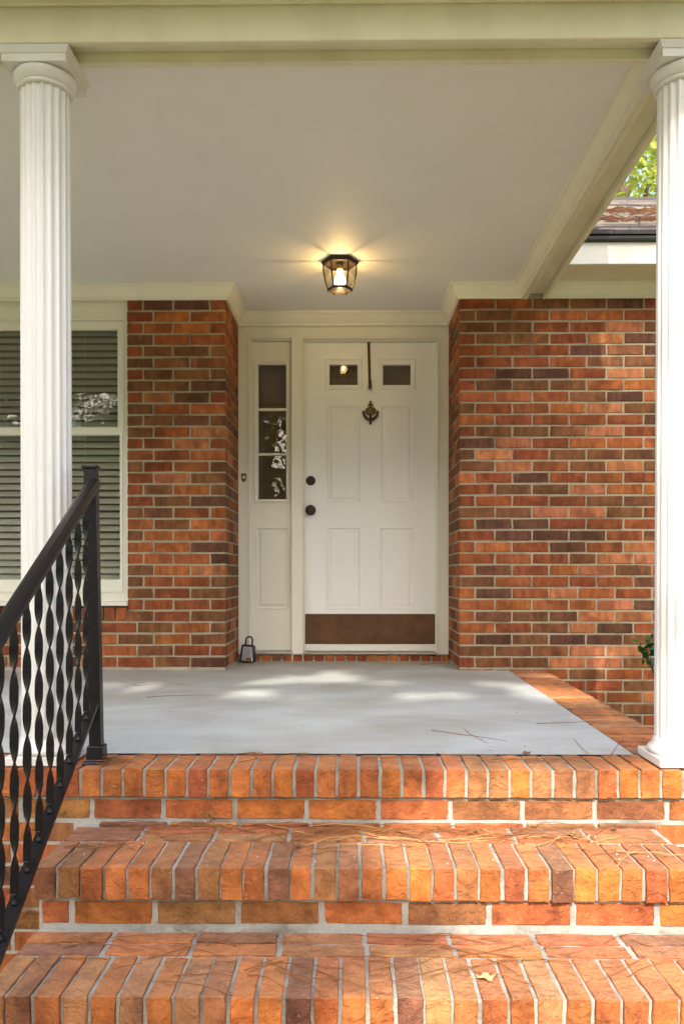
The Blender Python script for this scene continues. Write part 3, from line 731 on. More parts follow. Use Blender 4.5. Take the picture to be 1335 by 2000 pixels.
# door slab
door = empty('front_door', ((dr_o[0] + dr_o[1]) / 2, YD, 0.055)); tag(door, 'white paneled front door with two small panes and brown kick plate', 'door')
a, b_, c, d = rect(591.5, 854, 669, 1266, YD); c = 0.058
L1 = rect(643, 698, 712, 752, YD); L2 = rect(747.5, 801.5, 712, 752, YD)
PNL = [rect(638, 703, 792, 981, YD), rect(742.5, 807, 792, 981, YD), rect(637, 703, 1030, 1190, YD), rect(741.5, 807, 1030, 1190, YD)]
MB().board(a, b_, c, d, [L1, L2] + PNL, YD, 0.042).build('slab', 'door', door)
for p_ in PNL: MB().rings(*p_, RAISED, YD).build('raised_panel', 'door', door)
for l_ in (L1, L2):
    wn = MB().rings(l_[0] - .030, l_[1] + .030, l_[2] - .030, l_[3] + .034, [(0, 0.0), (0.003, -0.007), (0.010, -0.009), (0.014, -0.005), (0.020, -0.005), (0.028, 0.0), (0.030, 0.014)], YD, False).build('lite_frame', 'door', door)
    MB().add([(l_[0] - .004, YD + .013, l_[2] - .004), (l_[1] + .004, YD + .013, l_[2] - .004), (l_[1] + .004, YD + .013, l_[3] + .004), (l_[0] - .004, YD + .013, l_[3] + .004)], [(0, 1, 2, 3)]).build('pane', 'glass', wn)
k_ = rect(592, 854, 1199, 1258, YD)
kp = MB().box(k_[0] + .002, k_[1] - .002, YD - 0.0025, YD - 0.0002, k_[2], k_[3]).build('kick_plate', 'kick', door); kp['label'] = 'brown tarnished metal kick plate'
MB().box(a + .001, b_ - .001, YD - 0.004, YD - .0003, 0.060, k_[2] - 0.002).build('door_sweep', 'fascia', door, bevel=0.001)
def round_hw(nm, px, py, prof, parent, m):
    c_ = P(px, py, YD); mb = MB().lathe(prof, 28)
    mb.v = [(c_.x + x_, YD - z_, c_.z + y_) for x_, y_, z_ in mb.v]; return mb.build(nm, m, parent, smooth=True)
db = round_hw('deadbolt', 606.5, 939, [(0.031, 0), (0.031, .004), (0.028, .010), (0.021, .013), (0.020, .020), (0.017, .023), (0.004, .024)], door, 'bronze')
kn = round_hw('door_knob', 606.5, 996.5, [(0.034, 0), (0.034, .005), (0.028, .011), (0.014, .014), (0.013, .032), (0.024, .040), (0.029, .052), (0.027, .062), (0.018, .068), (0.003, .069)], door, 'bronze')
# knocker
kc = P(723, 807, YD); kk = MB()
def ell(mb, cx, cy, cz, rx, ry, rz, n=14, m=9):
    vs = []; fs = []
    for j in range(m + 1):
        th = math.pi * j / m
        for i in range(n):
            ph = 2 * math.pi * i / n; vs.append((cx + rx * math.sin(th) * math.cos(ph), cy + ry * math.sin(th) * math.sin(ph), cz + rz * math.cos(th)))
    for j in range(m):
        for i in range(n): l = (i + 1) % n; fs.append((j * n + i, j * n + l, (j + 1) * n + l, (j + 1) * n + i))
    return mb.add(vs, fs)
urn = MB(); ell(urn, kc.x, YD - .006, kc.z + .013, 0.038, 0.012, 0.027)
for (w_, zz0, zz1) in ((0.008, .038, .046), (0.019, .046, .052), (0.012, .052, .060), (0.007, .060, .076)):
    urn.box(kc.x - w_, kc.x + w_, YD - .012, YD, kc.z + zz0, kc.z + zz1 + .001)
urn.hexa([(kc.x - .02, YD - .008, kc.z - .012), (kc.x + .02, YD - .008, kc.z - .012), (kc.x + .02, YD - .0002, kc.z - .012), (kc.x - .02, YD - .0002, kc.z - .012)] + [(kc.x - .034, YD - .008, kc.z + .008), (kc.x + .034, YD - .008, kc.z + .008), (kc.x + .034, YD - .0002, kc.z + .008), (kc.x - .034, YD - .0002, kc.z + .008)])
ur = urn.build('knocker_urn', 'brass', door, bevel=0.0015)
rg = MB(); pts = [(kc.x + 0.047 * math.cos(t_), YD - .016, kc.z + .012 + 0.058 * math.sin(t_)) for t_ in [math.pi * (1 + i / 16) for i in range(17)]]
rg.tube(pts, [0.006 + 0.004 * math.sin(math.pi * i / 16) for i in range(17)], 8)
ell(rg, kc.x, YD - .014, kc.z - .044, 0.018, 0.012, 0.010); ell(rg, kc.x, YD - .012, kc.z - .060, 0.007, 0.008, 0.018)
rg.box(kc.x - .007, kc.x + .007, YD - .012, YD, kc.z - .04, kc.z - .01)
rg.build('knocker_ring', 'bronze', ur, smooth=True)
# over-door wreath hanger
hg = P(719.5, 670, YD); hb = P(722, 760, YD); hk = MB(); y_ = YD - .004
for (x0_, x1_, z0_, z1_, th, yy) in ((hg.x, hb.x - .002, d - .001, hb.z + .055, .0022, y_),):
    hk.hexa([(x1_ - .009, yy - th, z1_), (x1_ + .009, yy - th, z1_), (x1_ + .009, yy, z1_), (x1_ - .009, yy, z1_), (x0_ - .009, yy - th, z0_), (x0_ + .009, yy - th, z0_), (x0_ + .009, yy, z0_), (x0_ - .009, yy, z0_)])
hk.box(hb.x - .0105, hb.x + .0105, y_ - .006, y_ + .001, hb.z + .010, hb.z + .056)
hk.box(hb.x - .011, hb.x + .011, y_ - .030, y_ - .001, hb.z - .002, hb.z + .0095).box(hb.x - .011, hb.x + .011, y_ - .032, y_ - .0285, hb.z - .002, hb.z + .022)
hk.box(hg.x - .009, hg.x + .009, y_ - .002, y_ + .045, d - .0005, d + .0015)
h_o = hk.build('wreath_hanger', 'bronze', origin=(hb.x, y_, hb.z)); tag(h_o, 'dark metal wreath hanger hooked over the top of the door', 'door hanger')
# interior behind the panes
it = MB().box(-1.0, 1.0, YB + 0.19, YB + 0.22, 0.06, 2.15).build('interior_wall', 'dark'); structure(it)
it2 = MB().box(-2.7, -1.15, YB + 0.35, YB + 0.40, 0.2, 2.3).build('interior_wall', 'dark'); structure(it2)
it3 = MB().box(-2.75, 1.0, YB + 0.12, YB + 1.0, 2.20, 2.23)

o = it3.build('interior_wall', 'dark'); structure(o)
# door bell
bc = P(476, 933, YF); mb = MB()
pts = [(-.016, .027), (.016, .027), (.016, -.012), (.009, -.024), (0, -.030), (-.009, -.024), (-.016, -.012)]
n_ = len(pts); mb.add([(bc.x + x_, YF - .005, bc.z + z_) for x_, z_ in pts] + [(bc.x + x_, YF - .0002, bc.z + z_) for x_, z_ in pts], [tuple(range(n_)), tuple(range(2 * n_ - 1, n_ - 1, -1))] + [(i, n_ + i, n_ + (i + 1) % n_, (i + 1) % n_) for i in range(n_)])
be = mb.build('doorbell', 'brass', origin=(bc.x, YF, bc.z), bevel=0.0012); tag(be, 'small brass shield doorbell on the casing left of the sidelight', 'doorbell')
mb = MB(); ell(mb, bc.x, YF - .006, bc.z + .002, .0085, .004, .011); mb.build('button', 'bell', be, smooth=True)

# ------------------------------------------------------------------ left window with blinds
YWN = YW + 0.020
win = empty('window', (-1.85, YWN, 0.36)); tag(win, 'cream double-hung window left of the brick pier', 'window')
XW0 = -2.42
ca = rect(-200, 253.5, 594.5, 1171, YWN); o_in = (XW0 + 0.05, P(242.5, 900, YWN).x, P(240, 1160, YWN).z, P(240, 621, YWN).z)
MB().board(XW0, XWIN + 0.001, 0.398, 2.150, [o_in], YWN, 0.03).build('casing', 'side', win)
MB().rings(*o_in, [(0, 0), (0, -0.004), (0.006, -0.005), (0.010, 0.004), (0.012, 0.05)], YWN, False).build('stop_bead', 'side', win)
MB().box(XW0 - .01, XWIN + 0.002, YW - 0.022, YW + 0.10, 0.372, 0.397).build('sill', 'side', win, bevel=0.004)
YU, YLo = YWN + 0.018, YWN + 0.006
ug = (XW0 + 0.105, P(230.5, 740, YU).x, P(200, 834.5, YU).z, P(200, 642, YU).z); lg = (XW0 + 0.095, P(235, 990, YLo).x, P(200, 1133, YLo).z, P(200, 848, YLo).z)
us = MB().board(XW0 + .06, o_in[1] - .0125, lg[3] + .001, o_in[3] - .0125, [ug], YU, 0.03).build('upper_sash', 'side', win)
ls = MB().board(XW0 + .06, o_in[1] - .0125, o_in[2] + .012, lg[3] + 0.034, [lg], YLo, 0.03).build('lower_sash', 'side', win)
for g_, yy, pa in ((ug, YU, us), (lg, YLo, ls)):
    MB().rings(g_[0], g_[1], g_[2], g_[3], [(0, 0), (0.005, 0.010), (0.006, 0.02)], yy, False).build('glazing_bead', 'side', pa)
    MB().add([(g_[0], yy + .018, g_[2]), (g_[1], yy + .018, g_[2]), (g_[1], yy + .018, g_[3]), (g_[0], yy + .018, g_[3])], [(0, 1, 2, 3)]).build('pane', 'glass', pa)
bl = empty('window_blind', ((XW0 + XWIN) / 2, YWN + 0.09, 2.0)); tag(bl, 'white horizontal slat blind hanging inside the left window', 'blind')
sm = MB(); Ls = (o_in[1] + 0.02 - XW0 - .03) / 2
sm.add([(-Ls, -.019, -.0165), (Ls, -.019, -.0165), (Ls, 0, .002), (-Ls, 0, .002), (Ls, .019, .0165), (-Ls, .019, .0165), (-Ls, -.019, -.0185), (Ls, -.019, -.0185), (Ls, 0, 0), (-Ls, 0, 0), (Ls, .019, .0145), (-Ls, .019, .0145)],
       [(0, 1, 2, 3), (3, 2, 4, 5), (7, 6, 9, 8), (8, 9, 11, 10), (0, 6, 7, 1), (5, 4, 10, 11), (0, 3, 9, 6), (3, 5, 11, 9), (1, 7, 8, 2), (2, 8, 10, 4)])
slat = sm.mesh('slat'); slat.materials.append(M['blind'])
z = o_in[3] - 0.02
while z > o_in[2] + 0.03:
    o = place('slat', slat, None, bl, ((XW0 + .03 + o_in[1] + .02) / 2, YWN + 0.095, z)); o.rotation_euler = (rng.uniform(-.09, .09), rng.uniform(-.0035, .0035), 0); z -= 0.0413
for px in (160, 60):
    xx = P(px, 900, YWN).x; MB().tube([(xx, YWN + .07, o_in[2] + .02), (xx, YWN + .07, o_in[3])], 0.0012, 5).build('lift_cord', 'blind', bl)

# ------------------------------------------------------------------ ceiling lantern
LX, LY = P(663.5, 512, 4.426).x, 4.426
lan = empty('ceiling_lantern', (LX, LY, CEIL)); tag(lan, 'lit six sided bronze and glass lantern under the porch ceiling', 'lantern')
def hexr(r, z): return [(LX + r * math.cos(R(60 * i)), LY + r * math.sin(R(60 * i)), z) for i in range(6)]
def hexband(prof, capb=True):
    mb = MB(); vs = [];
    for r, z_ in prof: vs += hexr(r, z_)
    fs = [(k * 6 + i, k * 6 + (i + 1) % 6, k * 6 + 6 + (i + 1) % 6, k * 6 + 6 + i) for k in range(len(prof) - 1) for i in range(6)]
    return mb.add(vs, fs)
hexband([(0.0, CEIL - .0005), (0.097, CEIL - .0005), (0.099, CEIL - .010), (0.092, CEIL - .0225), (0.088, CEIL - .0225), (0.088, CEIL - .012), (0.0, CEIL - .012)]).build('top_plate', 'lantern', lan)
ribp = [(0.0885, -.020), (0.0880, -.045), (0.0845, -.075), (0.0785, -.105), (0.0700, -.132), (0.0640, -.150)]
for i in range(6):
    a_ = R(60 * i); MB().tube([(LX + r * math.cos(a_), LY + r * math.sin(a_), CEIL + z_) for r, z_ in ribp], 0.0042, 6).build('rib', 'lantern', lan)
for i in range(6):
    mb = MB(); vs = []
    for r, z_ in ribp:
        for j in (i, i + 1): a_ = R(60 * j); vs.append((LX + (r - .002) * math.cos(a_), LY + (r - .002) * math.sin(a_), CEIL + z_))
    mb.add(vs, [(k * 2, k * 2 + 1, k * 2 + 3, k * 2 + 2) for k in range(len(ribp) - 1)]).build('pane', 'lampglass', lan, smooth=True)
hexband([(0.059, CEIL - .146), (0.0675, CEIL - .146), (0.068, CEIL - .156), (0.059, CEIL - .158), (0.059, CEIL - .146)]).build('bottom_ring', 'lantern', lan)
for i in range(6):
    a_ = R(60 * i); MB().lathe([(0.001, CEIL - .163), (0.004, CEIL - .162), (0.004, CEIL - .155)], 8, (LX + .063 * math.cos(a_), LY + .063 * math.sin(a_))).build('finial', 'lantern', lan)
MB().lathe([(0.017, CEIL - .0125), (0.0175, CEIL - .046), (0.015, CEIL - .048)], 20, (LX, LY)).build('socket', 'socket', lan, smooth=True)
MB().lathe([(0.0155, CEIL - .0485), (0.0165, CEIL - .062), (0.020, CEIL - .076), (0.027, CEIL - .092), (0.0305, CEIL - .108), (0.0285, CEIL - .123), (0.021, CEIL - .134), (0.010, CEIL - .139), (0.001, CEIL - .140)], 24, (LX, LY)).build('bulb', 'bulb', lan, smooth=True)
MB().lathe([(0.002, CEIL - .080), (0.008, CEIL - .086), (0.0095, CEIL - .094), (0.008, CEIL - .102), (0.002, CEIL - .107)], 14, (LX, LY)).build('filament', 'core', bpy.data.objects['bulb'], smooth=True)

# ------------------------------------------------------------------ wrought iron railing
rail = empty('stair_railing', (-0.79, 2.55, ZN)); tag(rail, 'black iron stair railing with twisted balusters at left', 'railing')
PBX, PBY, PBZ = P(189.5, 1487, 2.553).x, 2.553, ZN + 0.0015
ptx = P(178, 915, 2.553)
hw = 0.0185; top = ptx.z
mb = MB().hexa([(PBX - hw, PBY - hw, PBZ), (PBX + hw, PBY - hw, PBZ), (PBX + hw, PBY + hw, PBZ), (PBX - hw, PBY + hw, PBZ)] + [(ptx.x + sx * hw, PBY + sy * hw, top) for sx, sy in ((-1, -1), (1, -1), (1, 1), (-1, 1))])
post = mb.build('post', 'iron', rail, bevel=0.003)
MB().box(ptx.x - .0235, ptx.x + .0235, PBY - .0235, PBY + .0235, top - .003, top + .009).build('post_cap', 'iron', post, bevel=0.004, seg=2)
mb = MB(); vs = []
for h, z_ in ((0.036, PBZ - .001), (0.034, PBZ + .006), (0.026, PBZ + .010), (0.0245, PBZ + .050), (0.022, PBZ + .054)): vs += [(PBX - h, PBY - h, z_), (PBX + h, PBY - h, z_), (PBX + h, PBY + h, z_), (PBX - h, PBY + h, z_)]
fs = [(k * 4 + i, k * 4 + (i + 1) % 4, k * 4 + 4 + (i + 1) % 4, k * 4 + 4 + i) for k in range(4) for i in range(4)] + [(3, 2, 1, 0), (16, 17, 18, 19)]
MB().add(vs, fs).build('base_shoe', 'iron', post, bevel=0.002)
Y_A, Y_B = 2.53, 1.05
SL = 0.547
def rx(y): return -0.79 + (2.458 - y) * 0.0388
def rzb(y): return 0.125 - (2.458 - y) * SL            # top of the lower bar
def rzt(y): return 0.772 - (2.458 - y) * 0.540         # underside of the handrail
def slanted(profile, zf, ya, yb, nm):
    """profile [(x, z)] swept along the stair slope"""
    mb = MB(); k = len(profile); vs = []
    for y in (ya, yb): vs += [(rx(y) + px, y, zf(y) + pz) for px, pz in profile]
    return mb.add(vs, [(i, (i + 1) % k, k + (i + 1) % k, k + i) for i in range(k)] + [tuple(range(k - 1, -1, -1)), tuple(range(k, 2 * k))]).build(nm, 'iron', rail, bevel=0.0)
slanted([(-.012, 0), (.012, 0), (.014, .006), (.022, .010), (.022, .022), (.016, .032), (.006, .036), (-.006, .036), (-.016, .032), (-.022, .022), (-.022, .010), (-.014, .006)], rzt, 2.537, Y_B, 'handrail')
slanted([(-.0165, -.014), (-.0165, 0), (.0165, 0), (.0165, -.014), (.013, -.014), (.013, -.004), (-.013, -.004), (-.013, -.014)], rzb, 2.535, Y_B, 'lower_bar')
bh = rzt(2.2) - rzb(2.2)
def baluster_mesh():
    mb = MB(); n = 110; W, T = 0.0099, 0.0026; flat = 0.050
    cor = ((-W, -T), (W, -T), (W, T), (-W, T))
    for i in range(4):                                   # each face is a strip of its own so that its edges stay crisp
        o = len(mb.v)
        for k in range(n + 1):
            zz = 0.026 + (bh - 0.024) * k / n
            tw = max(0, min(zz - flat, bh - 2 * flat * 0.7)) / 0.105 * math.pi
            c_, s_ = math.cos(tw), math.sin(tw)
            for (px, py) in (cor[i], cor[(i + 1) % 4]): mb.v.append((px * c_ - py * s_, px * s_ + py * c_, zz))
        for k in range(n): mb.f.append((o + k * 2, o + k * 2 + 1, o + k * 2 + 3, o + k * 2 + 2))
    mb.lathe([(0.0085, 0.001), (0.0078, 0.006), (0.0042, 0.012), (0.0045, 0.022), (0.008, 0.027)], 10)
    me = bpy.data.meshes.new('baluster'); me.from_pydata(mb.v, [], mb.f); me.polygons.foreach_set('use_smooth', [True] * len(me.polygons))
    return me
bme = baluster_mesh(); bme.materials.append(M['iron'])
y = 2.458
while y > 1.15:
    place('baluster', bme, None, rail, (rx(y), y, rzb(y) - .004)); y -= 0.0835
# lower post on the bottom of the flight
yb = Y_B + 0.02; xb = rx(yb)
lp = MB().box(xb - hw, xb + hw, yb - hw, yb + hw, GROUND - .02, rzt(yb) + .10).build('post', 'iron', rail, bevel=0.003)
MB().box(xb - .0235, xb + .0235, yb - .0235, yb + .0235, rzt(yb) + .0985, rzt(yb) + .112).build('post_cap', 'iron', lp, bevel=0.004)

# ------------------------------------------------------------------ lockbox on the floor
lk = P(483, 1300, 5.20); lb = empty('lockbox', (lk.x, 5.20, 0.0)); tag(lb, 'black and grey key lockbox with shackle leaning in the corner by the sidelight', 'lockbox')
lb.rotation_euler = (R(-12), 0, R(-16)); lb.scale = (1.05, 1.05, 1.05)
def lput(nm, mb, m, par=lb, **kw):
    me = mb.mesh(nm, **kw); o = bpy.data.objects.new(nm, me); COL.objects.link(o); me.materials.append(M[m]); o.parent = par; return o
lput('case', MB().hexa([(-.046, -.024, .004), (.046, -.024, .004), (.046, .026, .004), (-.046, .026, .004), (-.040, -.020, .108), (.036, -.020, .108), (.036, .024, .108), (-.040, .024, .108)]), 'lockblack', bevel=0.010, seg=2)
lput('face_plate', MB().hexa([(-.030, -.029, .008), (.043, -.029, .008), (.043, -.020, .008), (-.030, -.020, .008), (-.026, -.026, .094), (.028, -.026, .094), (.028, -.018, .094), (-.026, -.018, .094)]), 'lockgrey', bevel=0.003)
lput('dial', MB().box(.004, .046, -.040, -.022, .004, .026), 'silver', bevel=0.004)
lput('shackle', MB().tube([(-.022, 0, .10)] + [(-.022 + .001, 0, .130)] + [(-.022 * math.cos(math.pi * i / 8), 0, .135 + .022 * math.sin(math.pi * i / 8)) for i in range(9)] + [(.021, 0, .130), (.022, 0, .10)], 0.0052, 8), 'lockblack', smooth=True)

# ------------------------------------------------------------------ vegetation helpers
def leaf_cloud(points, size, rnd, aspect=0.55, droop=0.0):
    """diamond leaves with a fold, one quad pair each"""
    mb = MB()
    for p in points:
        a = Vector((rnd.gauss(0, 1), rnd.gauss(0, 1), rnd.gauss(0, 1) - droop)).normalized()
        b_ = a.cross(Vector((rnd.gauss(0, 1), rnd.gauss(0, 1), rnd.gauss(0, 1)))).normalized(); c_ = a.cross(b_)
        s_ = size * rnd.uniform(0.6, 1.35); p = Vector(p)
        o = len(mb.v); q = [p - a * s_ * .5, p + b_ * s_ * aspect * .5 + c_ * s_ * .08, p + a * s_ * .5, p - b_ * s_ * aspect * .5 + c_ * s_ * .08]
        mb.v += [tuple(v) for v in q]; mb.f += [(o, o + 1, o + 2), (o, o + 2, o + 3)]
    return mb
def fast_build(mb, nm, m, parent, origin):
    me = bpy.data.meshes.new(nm); ox, oy, oz = origin
    me.from_pydata([(x - ox, y - oy, z - oz) for x, y, z in mb.v], [], mb.f); me.materials.append(M[m])
    return place(nm, me, None, parent, origin)
def tree(name, label, base, h, crown_c, crown_r, n_cl, n_lf, lsize, mleaf, seed, group=None, accept=None, trunk_r=0.16, spread=0.55, kind='tree', droop=0.0):
    rnd = random.Random(seed); root = empty(name, base); tag(root, label, kind, group)
    base = Vector(base); cc = Vector(crown_c); tk = MB()
    topp = Vector((cc.x, cc.y, base.z + h))
    pts = [base.lerp(topp, k / 8) + Vector((rnd.gauss(0, .05), rnd.gauss(0, .05), 0)) * (k > 0) for k in range(9)]
    tk.tube(pts, [trunk_r * (1.25 - k / 8 * 1.05) for k in range(9)], 10)
    cls = []; tries = 0
    while len(cls) < n_cl and tries < n_cl * 30:
        tries += 1
        v = Vector((rnd.gauss(0, 1), rnd.gauss(0, 1), rnd.gauss(0, 1))).normalized() * (rnd.random() ** 0.45)
        c_ = cc + Vector((v.x * crown_r[0], v.y * crown_r[1], v.z * crown_r[2]))
        if c_.z < base.z + 0.6: continue
        if accept and not accept(c_, rnd): continue
        cls.append(c_)
    for k, c_ in enumerate(cls):
        if k % 3 == 0:
            t_ = min(0.95, max(0.25, (c_.z - base.z) / h - 0.18)); s0 = base.lerp(topp, t_); mid = s0.lerp(c_, 0.5) + Vector((0, 0, 0.12))
            if accept and not (accept(mid, rnd) and accept(s0.lerp(c_, 0.75), rnd)): continue
            tk.tube([s0, mid, c_], [trunk_r * 0.32, trunk_r * 0.2, trunk_r * 0.05], 5)
    tk.build('trunk', 'bark', root, smooth=True)
    lp = []
    for c_ in cls:
        r_ = spread * rnd.uniform(0.6, 1.3)
        for _ in range(n_lf):
            q = c_ + Vector((rnd.gauss(0, 1) * r_, rnd.gauss(0, 1) * r_, rnd.gauss(0, 1) * r_ * 0.6))
            if accept and not accept(q, rnd): continue
            lp.append(q)
    fast_build(leaf_cloud(lp, lsize, rnd, 0.55, droop), 'crown', mleaf, root, base)
    return root
# the shade tree in the front yard: unseen, crown carved along sun rays to shape porch shade
def proj(q):
    t_ = (q.y - 2.3) / SUN.y; s_ = q - SUN * t_; return s_.x, s_.z
from mathutils import noise as _mn
NZ = _mn.noise
def acc(q, rnd):
    if q.y > 0.4: return False
    u, v = proj(q)
    if 0.89 < u < 1.08 and -0.2 < v < 2.15: return False
    if u > 0.12 + 0.14 * math.sin(v * 9) and u < 1.3 and -1.1 < v <= 0.16: return False
    if 1.05 < v < 2.0 and -1.8 < u < 0.88 and not -1.2 < u < -0.84:
        f = NZ(Vector((u * 2.0 - v * 2.4, v * 5.0 + u * 0.9, 4.3))) + 0.35 * NZ(Vector((u * 6.0, v * 11.0, 9.1)))
        if f > 0.02: return False
    if abs(u - 1.10) < 0.07 and 1.98 < v < 2.14: return False
    return True
sc_ = Vector((-1.2, 2.3, 0.2)) + SUN * 14.0
tree('shade_tree', 'large leafy tree in the front yard facing the porch', (sc_.x - 1.0, sc_.y - 0.6, GROUND), 10.6, sc_, (3.9, 2.0, 3.0), 470, 130, 0.14, 'leaf', 11, None, acc, 0.22, 0.42)
sc2 = Vector((2.9, 2.3, 1.7)) + SUN * 17.0  # unseen tree added to keep the sun off the wing wall
tree('shade_tree', 'second leafy yard tree, added right of the walkway to shade the wing wall', (sc2.x + 0.6, sc2.y - 0.4, GROUND), 13.5, sc2, (2.5, 2.0, 3.4), 300, 95, 0.14, 'leaf', 12, None, acc, 0.2, 0.42)
TR = [(-11, -17, 9, 3.4, 'pine'), (-4.5, -22, 11, 3.6, 'leaf'), (2.5, -26, 12, 3.8, 'pine'), (8.5, -20, 9, 3.2, 'leaf_light'), (14, -22, 11, 4.2, 'pine'), (-16, -12, 8, 3.2, 'leaf'), (-18, -24, 12, 4.5, 'leaf_light'), (15, -11, 7, 2.6, 'leaf'),
      (-1.0, -29, 12, 4.2, 'leaf_light'), (8, -30, 13, 4.4, 'leaf'), (-10.5, -29, 13, 4.6, 'pine'), (21, -16, 10, 4.2, 'pine'), (-24, -15, 10, 4.2, 'pine'), (20, -29, 13, 5, 'leaf'), (4.5, -16, 4.5, 1.9, 'leaf')]
TLAB = ['%s across the front yard, %s' % (k_, p_) for k_, p_ in zip(
    ['dark pine', 'leafy tree', 'tall dark pine', 'pale green tree', 'broad dark pine', 'low leafy tree', 'spreading pale tree', 'small leafy tree', 'tall pale tree', 'tall leafy tree', 'high dark pine', 'dark pine', 'dark pine', 'very tall leafy tree', 'smallest round tree'],
    ['behind and left of the steps', 'just left of the walkway line', 'straight down the walkway', 'right of the walkway', 'far right in the middle row', 'nearest on the left side', 'at the far left corner', 'nearest on the right side', 'farthest on the walkway line', 'farthest right of the walkway', 'farthest left of the walkway', 'at the right edge of the yard', 'at the left edge of the yard', 'at the far right corner', 'close beside the walkway'])]
def reflection_gap(q, rnd):
    D = 10.8 - q.y; a_ = q.x / D; e_ = (q.z - .555) / D          # gap carved into the leaves so the sidelight panes mirror bright sky
    return -.096 < a_ < -.078 + .012 * math.sin(e_ * 60) and .085 < e_ < .185 and rnd.random() < .82
def acc2(q, rnd):
    if reflection_gap(q, rnd): return False
    u, v = proj(q); return not (-2.6 < u < 3.0 and -1.4 < v < 2.6)
for i, (x, y, h, r_, m_) in enumerate(TR):
    tree('yard_tree', TLAB[i], (x, y, GROUND), h, (x, y, GROUND + h * 0.54), (r_, r_, h * 0.48), 120, 60, 0.26, m_, 40 + i, 'trees across the front yard', acc2, 0.2, 0.75)
for i, (x, y, h, r_, m_) in enumerate([(4.4, 13.5, 8.6, 2.6, 'leaf_bright'), (7.4, 15.5, 10.5, 3.0, 'leaf_bright')]):
    tree('back_tree', ['bright green tree showing between the side beam and right column', 'tree behind the wing roof, beside the bright green one'][i], (x, y, GROUND), h, (x, y, GROUND + h * 0.76), (r_, r_, h * 0.30), 75, 70, 0.15, m_, 70 + i, None, None, 0.15, 0.42)
# far-off wood closing the view across the yard
r3 = random.Random(33); wpts = []
for _ in range(15000):
    a_ = r3.uniform(-0.95, 0.95); d_ = r3.uniform(38, 48); hmax = 10.5 + 2.5 * math.sin(a_ * 17) + 1.6 * math.sin(a_ * 41 + 1)
    q_ = Vector((math.sin(a_) * d_, -math.cos(a_) * d_, GROUND + hmax * r3.random() ** 0.85))
    if not reflection_gap(q_, r3): wpts.append(tuple(q_))
o = fast_build(leaf_cloud(wpts, 1.15, r3, 0.7), 'woods', 'pine', None, (0, -43, GROUND)); tag(o, 'dark green wood on the far side of the yard', 'woods', None, 'stuff')
# shrub by the right wall
SBX, SBY = 1.655, 4.25
sb = empty('shrub', (SBX, SBY, GROUND)); tag(sb, 'glossy dark green shrub peeking out behind the right column', 'shrub')
rnd = random.Random(5); stm = MB(); lps = []
for k in range(16):
    a_ = rnd.uniform(0, 6.28); rr = rnd.uniform(.08, .20); tip = Vector((SBX + rr * math.cos(a_), SBY + rr * math.sin(a_), rnd.uniform(.07, .27)))
    b0 = Vector((SBX + rnd.gauss(0, .02), SBY + rnd.gauss(0, .02), GROUND)); md = b0.lerp(tip, .72); md.x = SBX + (md.x - SBX) * .5
    stm.tube([b0, md, tip], [.008, .005, .002], 5)
    for j in range(9): lps.append(md.lerp(tip, rnd.uniform(.45, 1.05)) + Vector((rnd.gauss(0, .018), rnd.gauss(0, .018), rnd.gauss(0, .012))))
stm.build('stem', 'bark', sb); fast_build(leaf_cloud(lps, 0.058, rnd, 0.45), 'foliage', 'shrub', sb, (SBX, SBY, GROUND))

# ------------------------------------------------------------------ pine needles and dead leaves
def needle(mb, p, ang, L, bend, z, rnd, lift=0.004, r_=0.0012):
    pts = []
    for k in range(6):
        t_ = k / 5; a_ = ang + bend * (t_ - .5); 
        x_ = p[0] + math.cos(ang) * L * (t_ - .5) - math.sin(ang) * bend * L * (t_ - .5) ** 2; y_ = p[1] + math.sin(ang) * L * (t_ - .5) + math.cos(ang) * bend * L * (t_ - .5) ** 2
        pts.append((x_, y_, (z(x_, y_) if callable(z) else z) + r_ + lift * math.sin(math.pi * t_) * rnd.random()))
    mb.tube(pts, [r_ * 1.2, r_, r_, r_ * .9, r_ * .8, r_ * .5], 4)
rnd = random.Random(21)
def straw(name, label, n, x0, x1, y0, y1, z, m_, seed, clumps=None):
    r2 = random.Random(seed); mb = MB()
    for _ in range(n):
        if clumps and r2.random() < .8:
            c_ = r2.choice(clumps); px, py = r2.gauss(c_[0], c_[2]), r2.gauss(c_[1], .03)
        else: px, py = r2.uniform(x0, x1), r2.uniform(y0, y1)
        py = min(max(py, y0), y1); a_ = r2.gauss(0, .55) + (math.pi if r2.random() < .5 else 0)
        L = r2.uniform(.08, .22); L = min(L, 2 * (y1 + .012 - py) / max(.15, abs(math.sin(a_)))) if py > y1 - .05 else L
        needle(mb, (px, py), a_, L, r2.uniform(-.5, .5), z + r2.uniform(.001, .006), r2, .008)
    o = mb.build(name, m_, origin=((x0 + x1) / 2, (y0 + y1) / 2, z)); tag(o, label, 'pine straw', None, 'stuff'); return o
straw('pine_straw', 'brown pine needles littering the back of the middle step', 105, -.74, .84, YM + .10, RY - .012, ZM, 'needle', 1, [(-.25, 2.40, .16), (-.02, 2.38, .16), (.3, 2.40, .18), (.5, 2.38, .12), (-.5, 2.42, .12)])
straw('pine_straw', 'sun bleached pine needles on the middle step', 22, -.7, .8, YM + .06, RY - .02, ZM, 'needle_pale', 2, [(.0, 2.34, .2), (.25, 2.30, .15), (.45, 2.36, .15)])
straw('pine_straw', 'pine needles scattered over the lower step', 46, -.7, .8, YBT + .04, YM, ZBT, 'needle', 3, [(-.45, 2.05, .1), (.2, 2.04, .1), (.3, 1.93, .15), (-.1, 1.88, .12)])
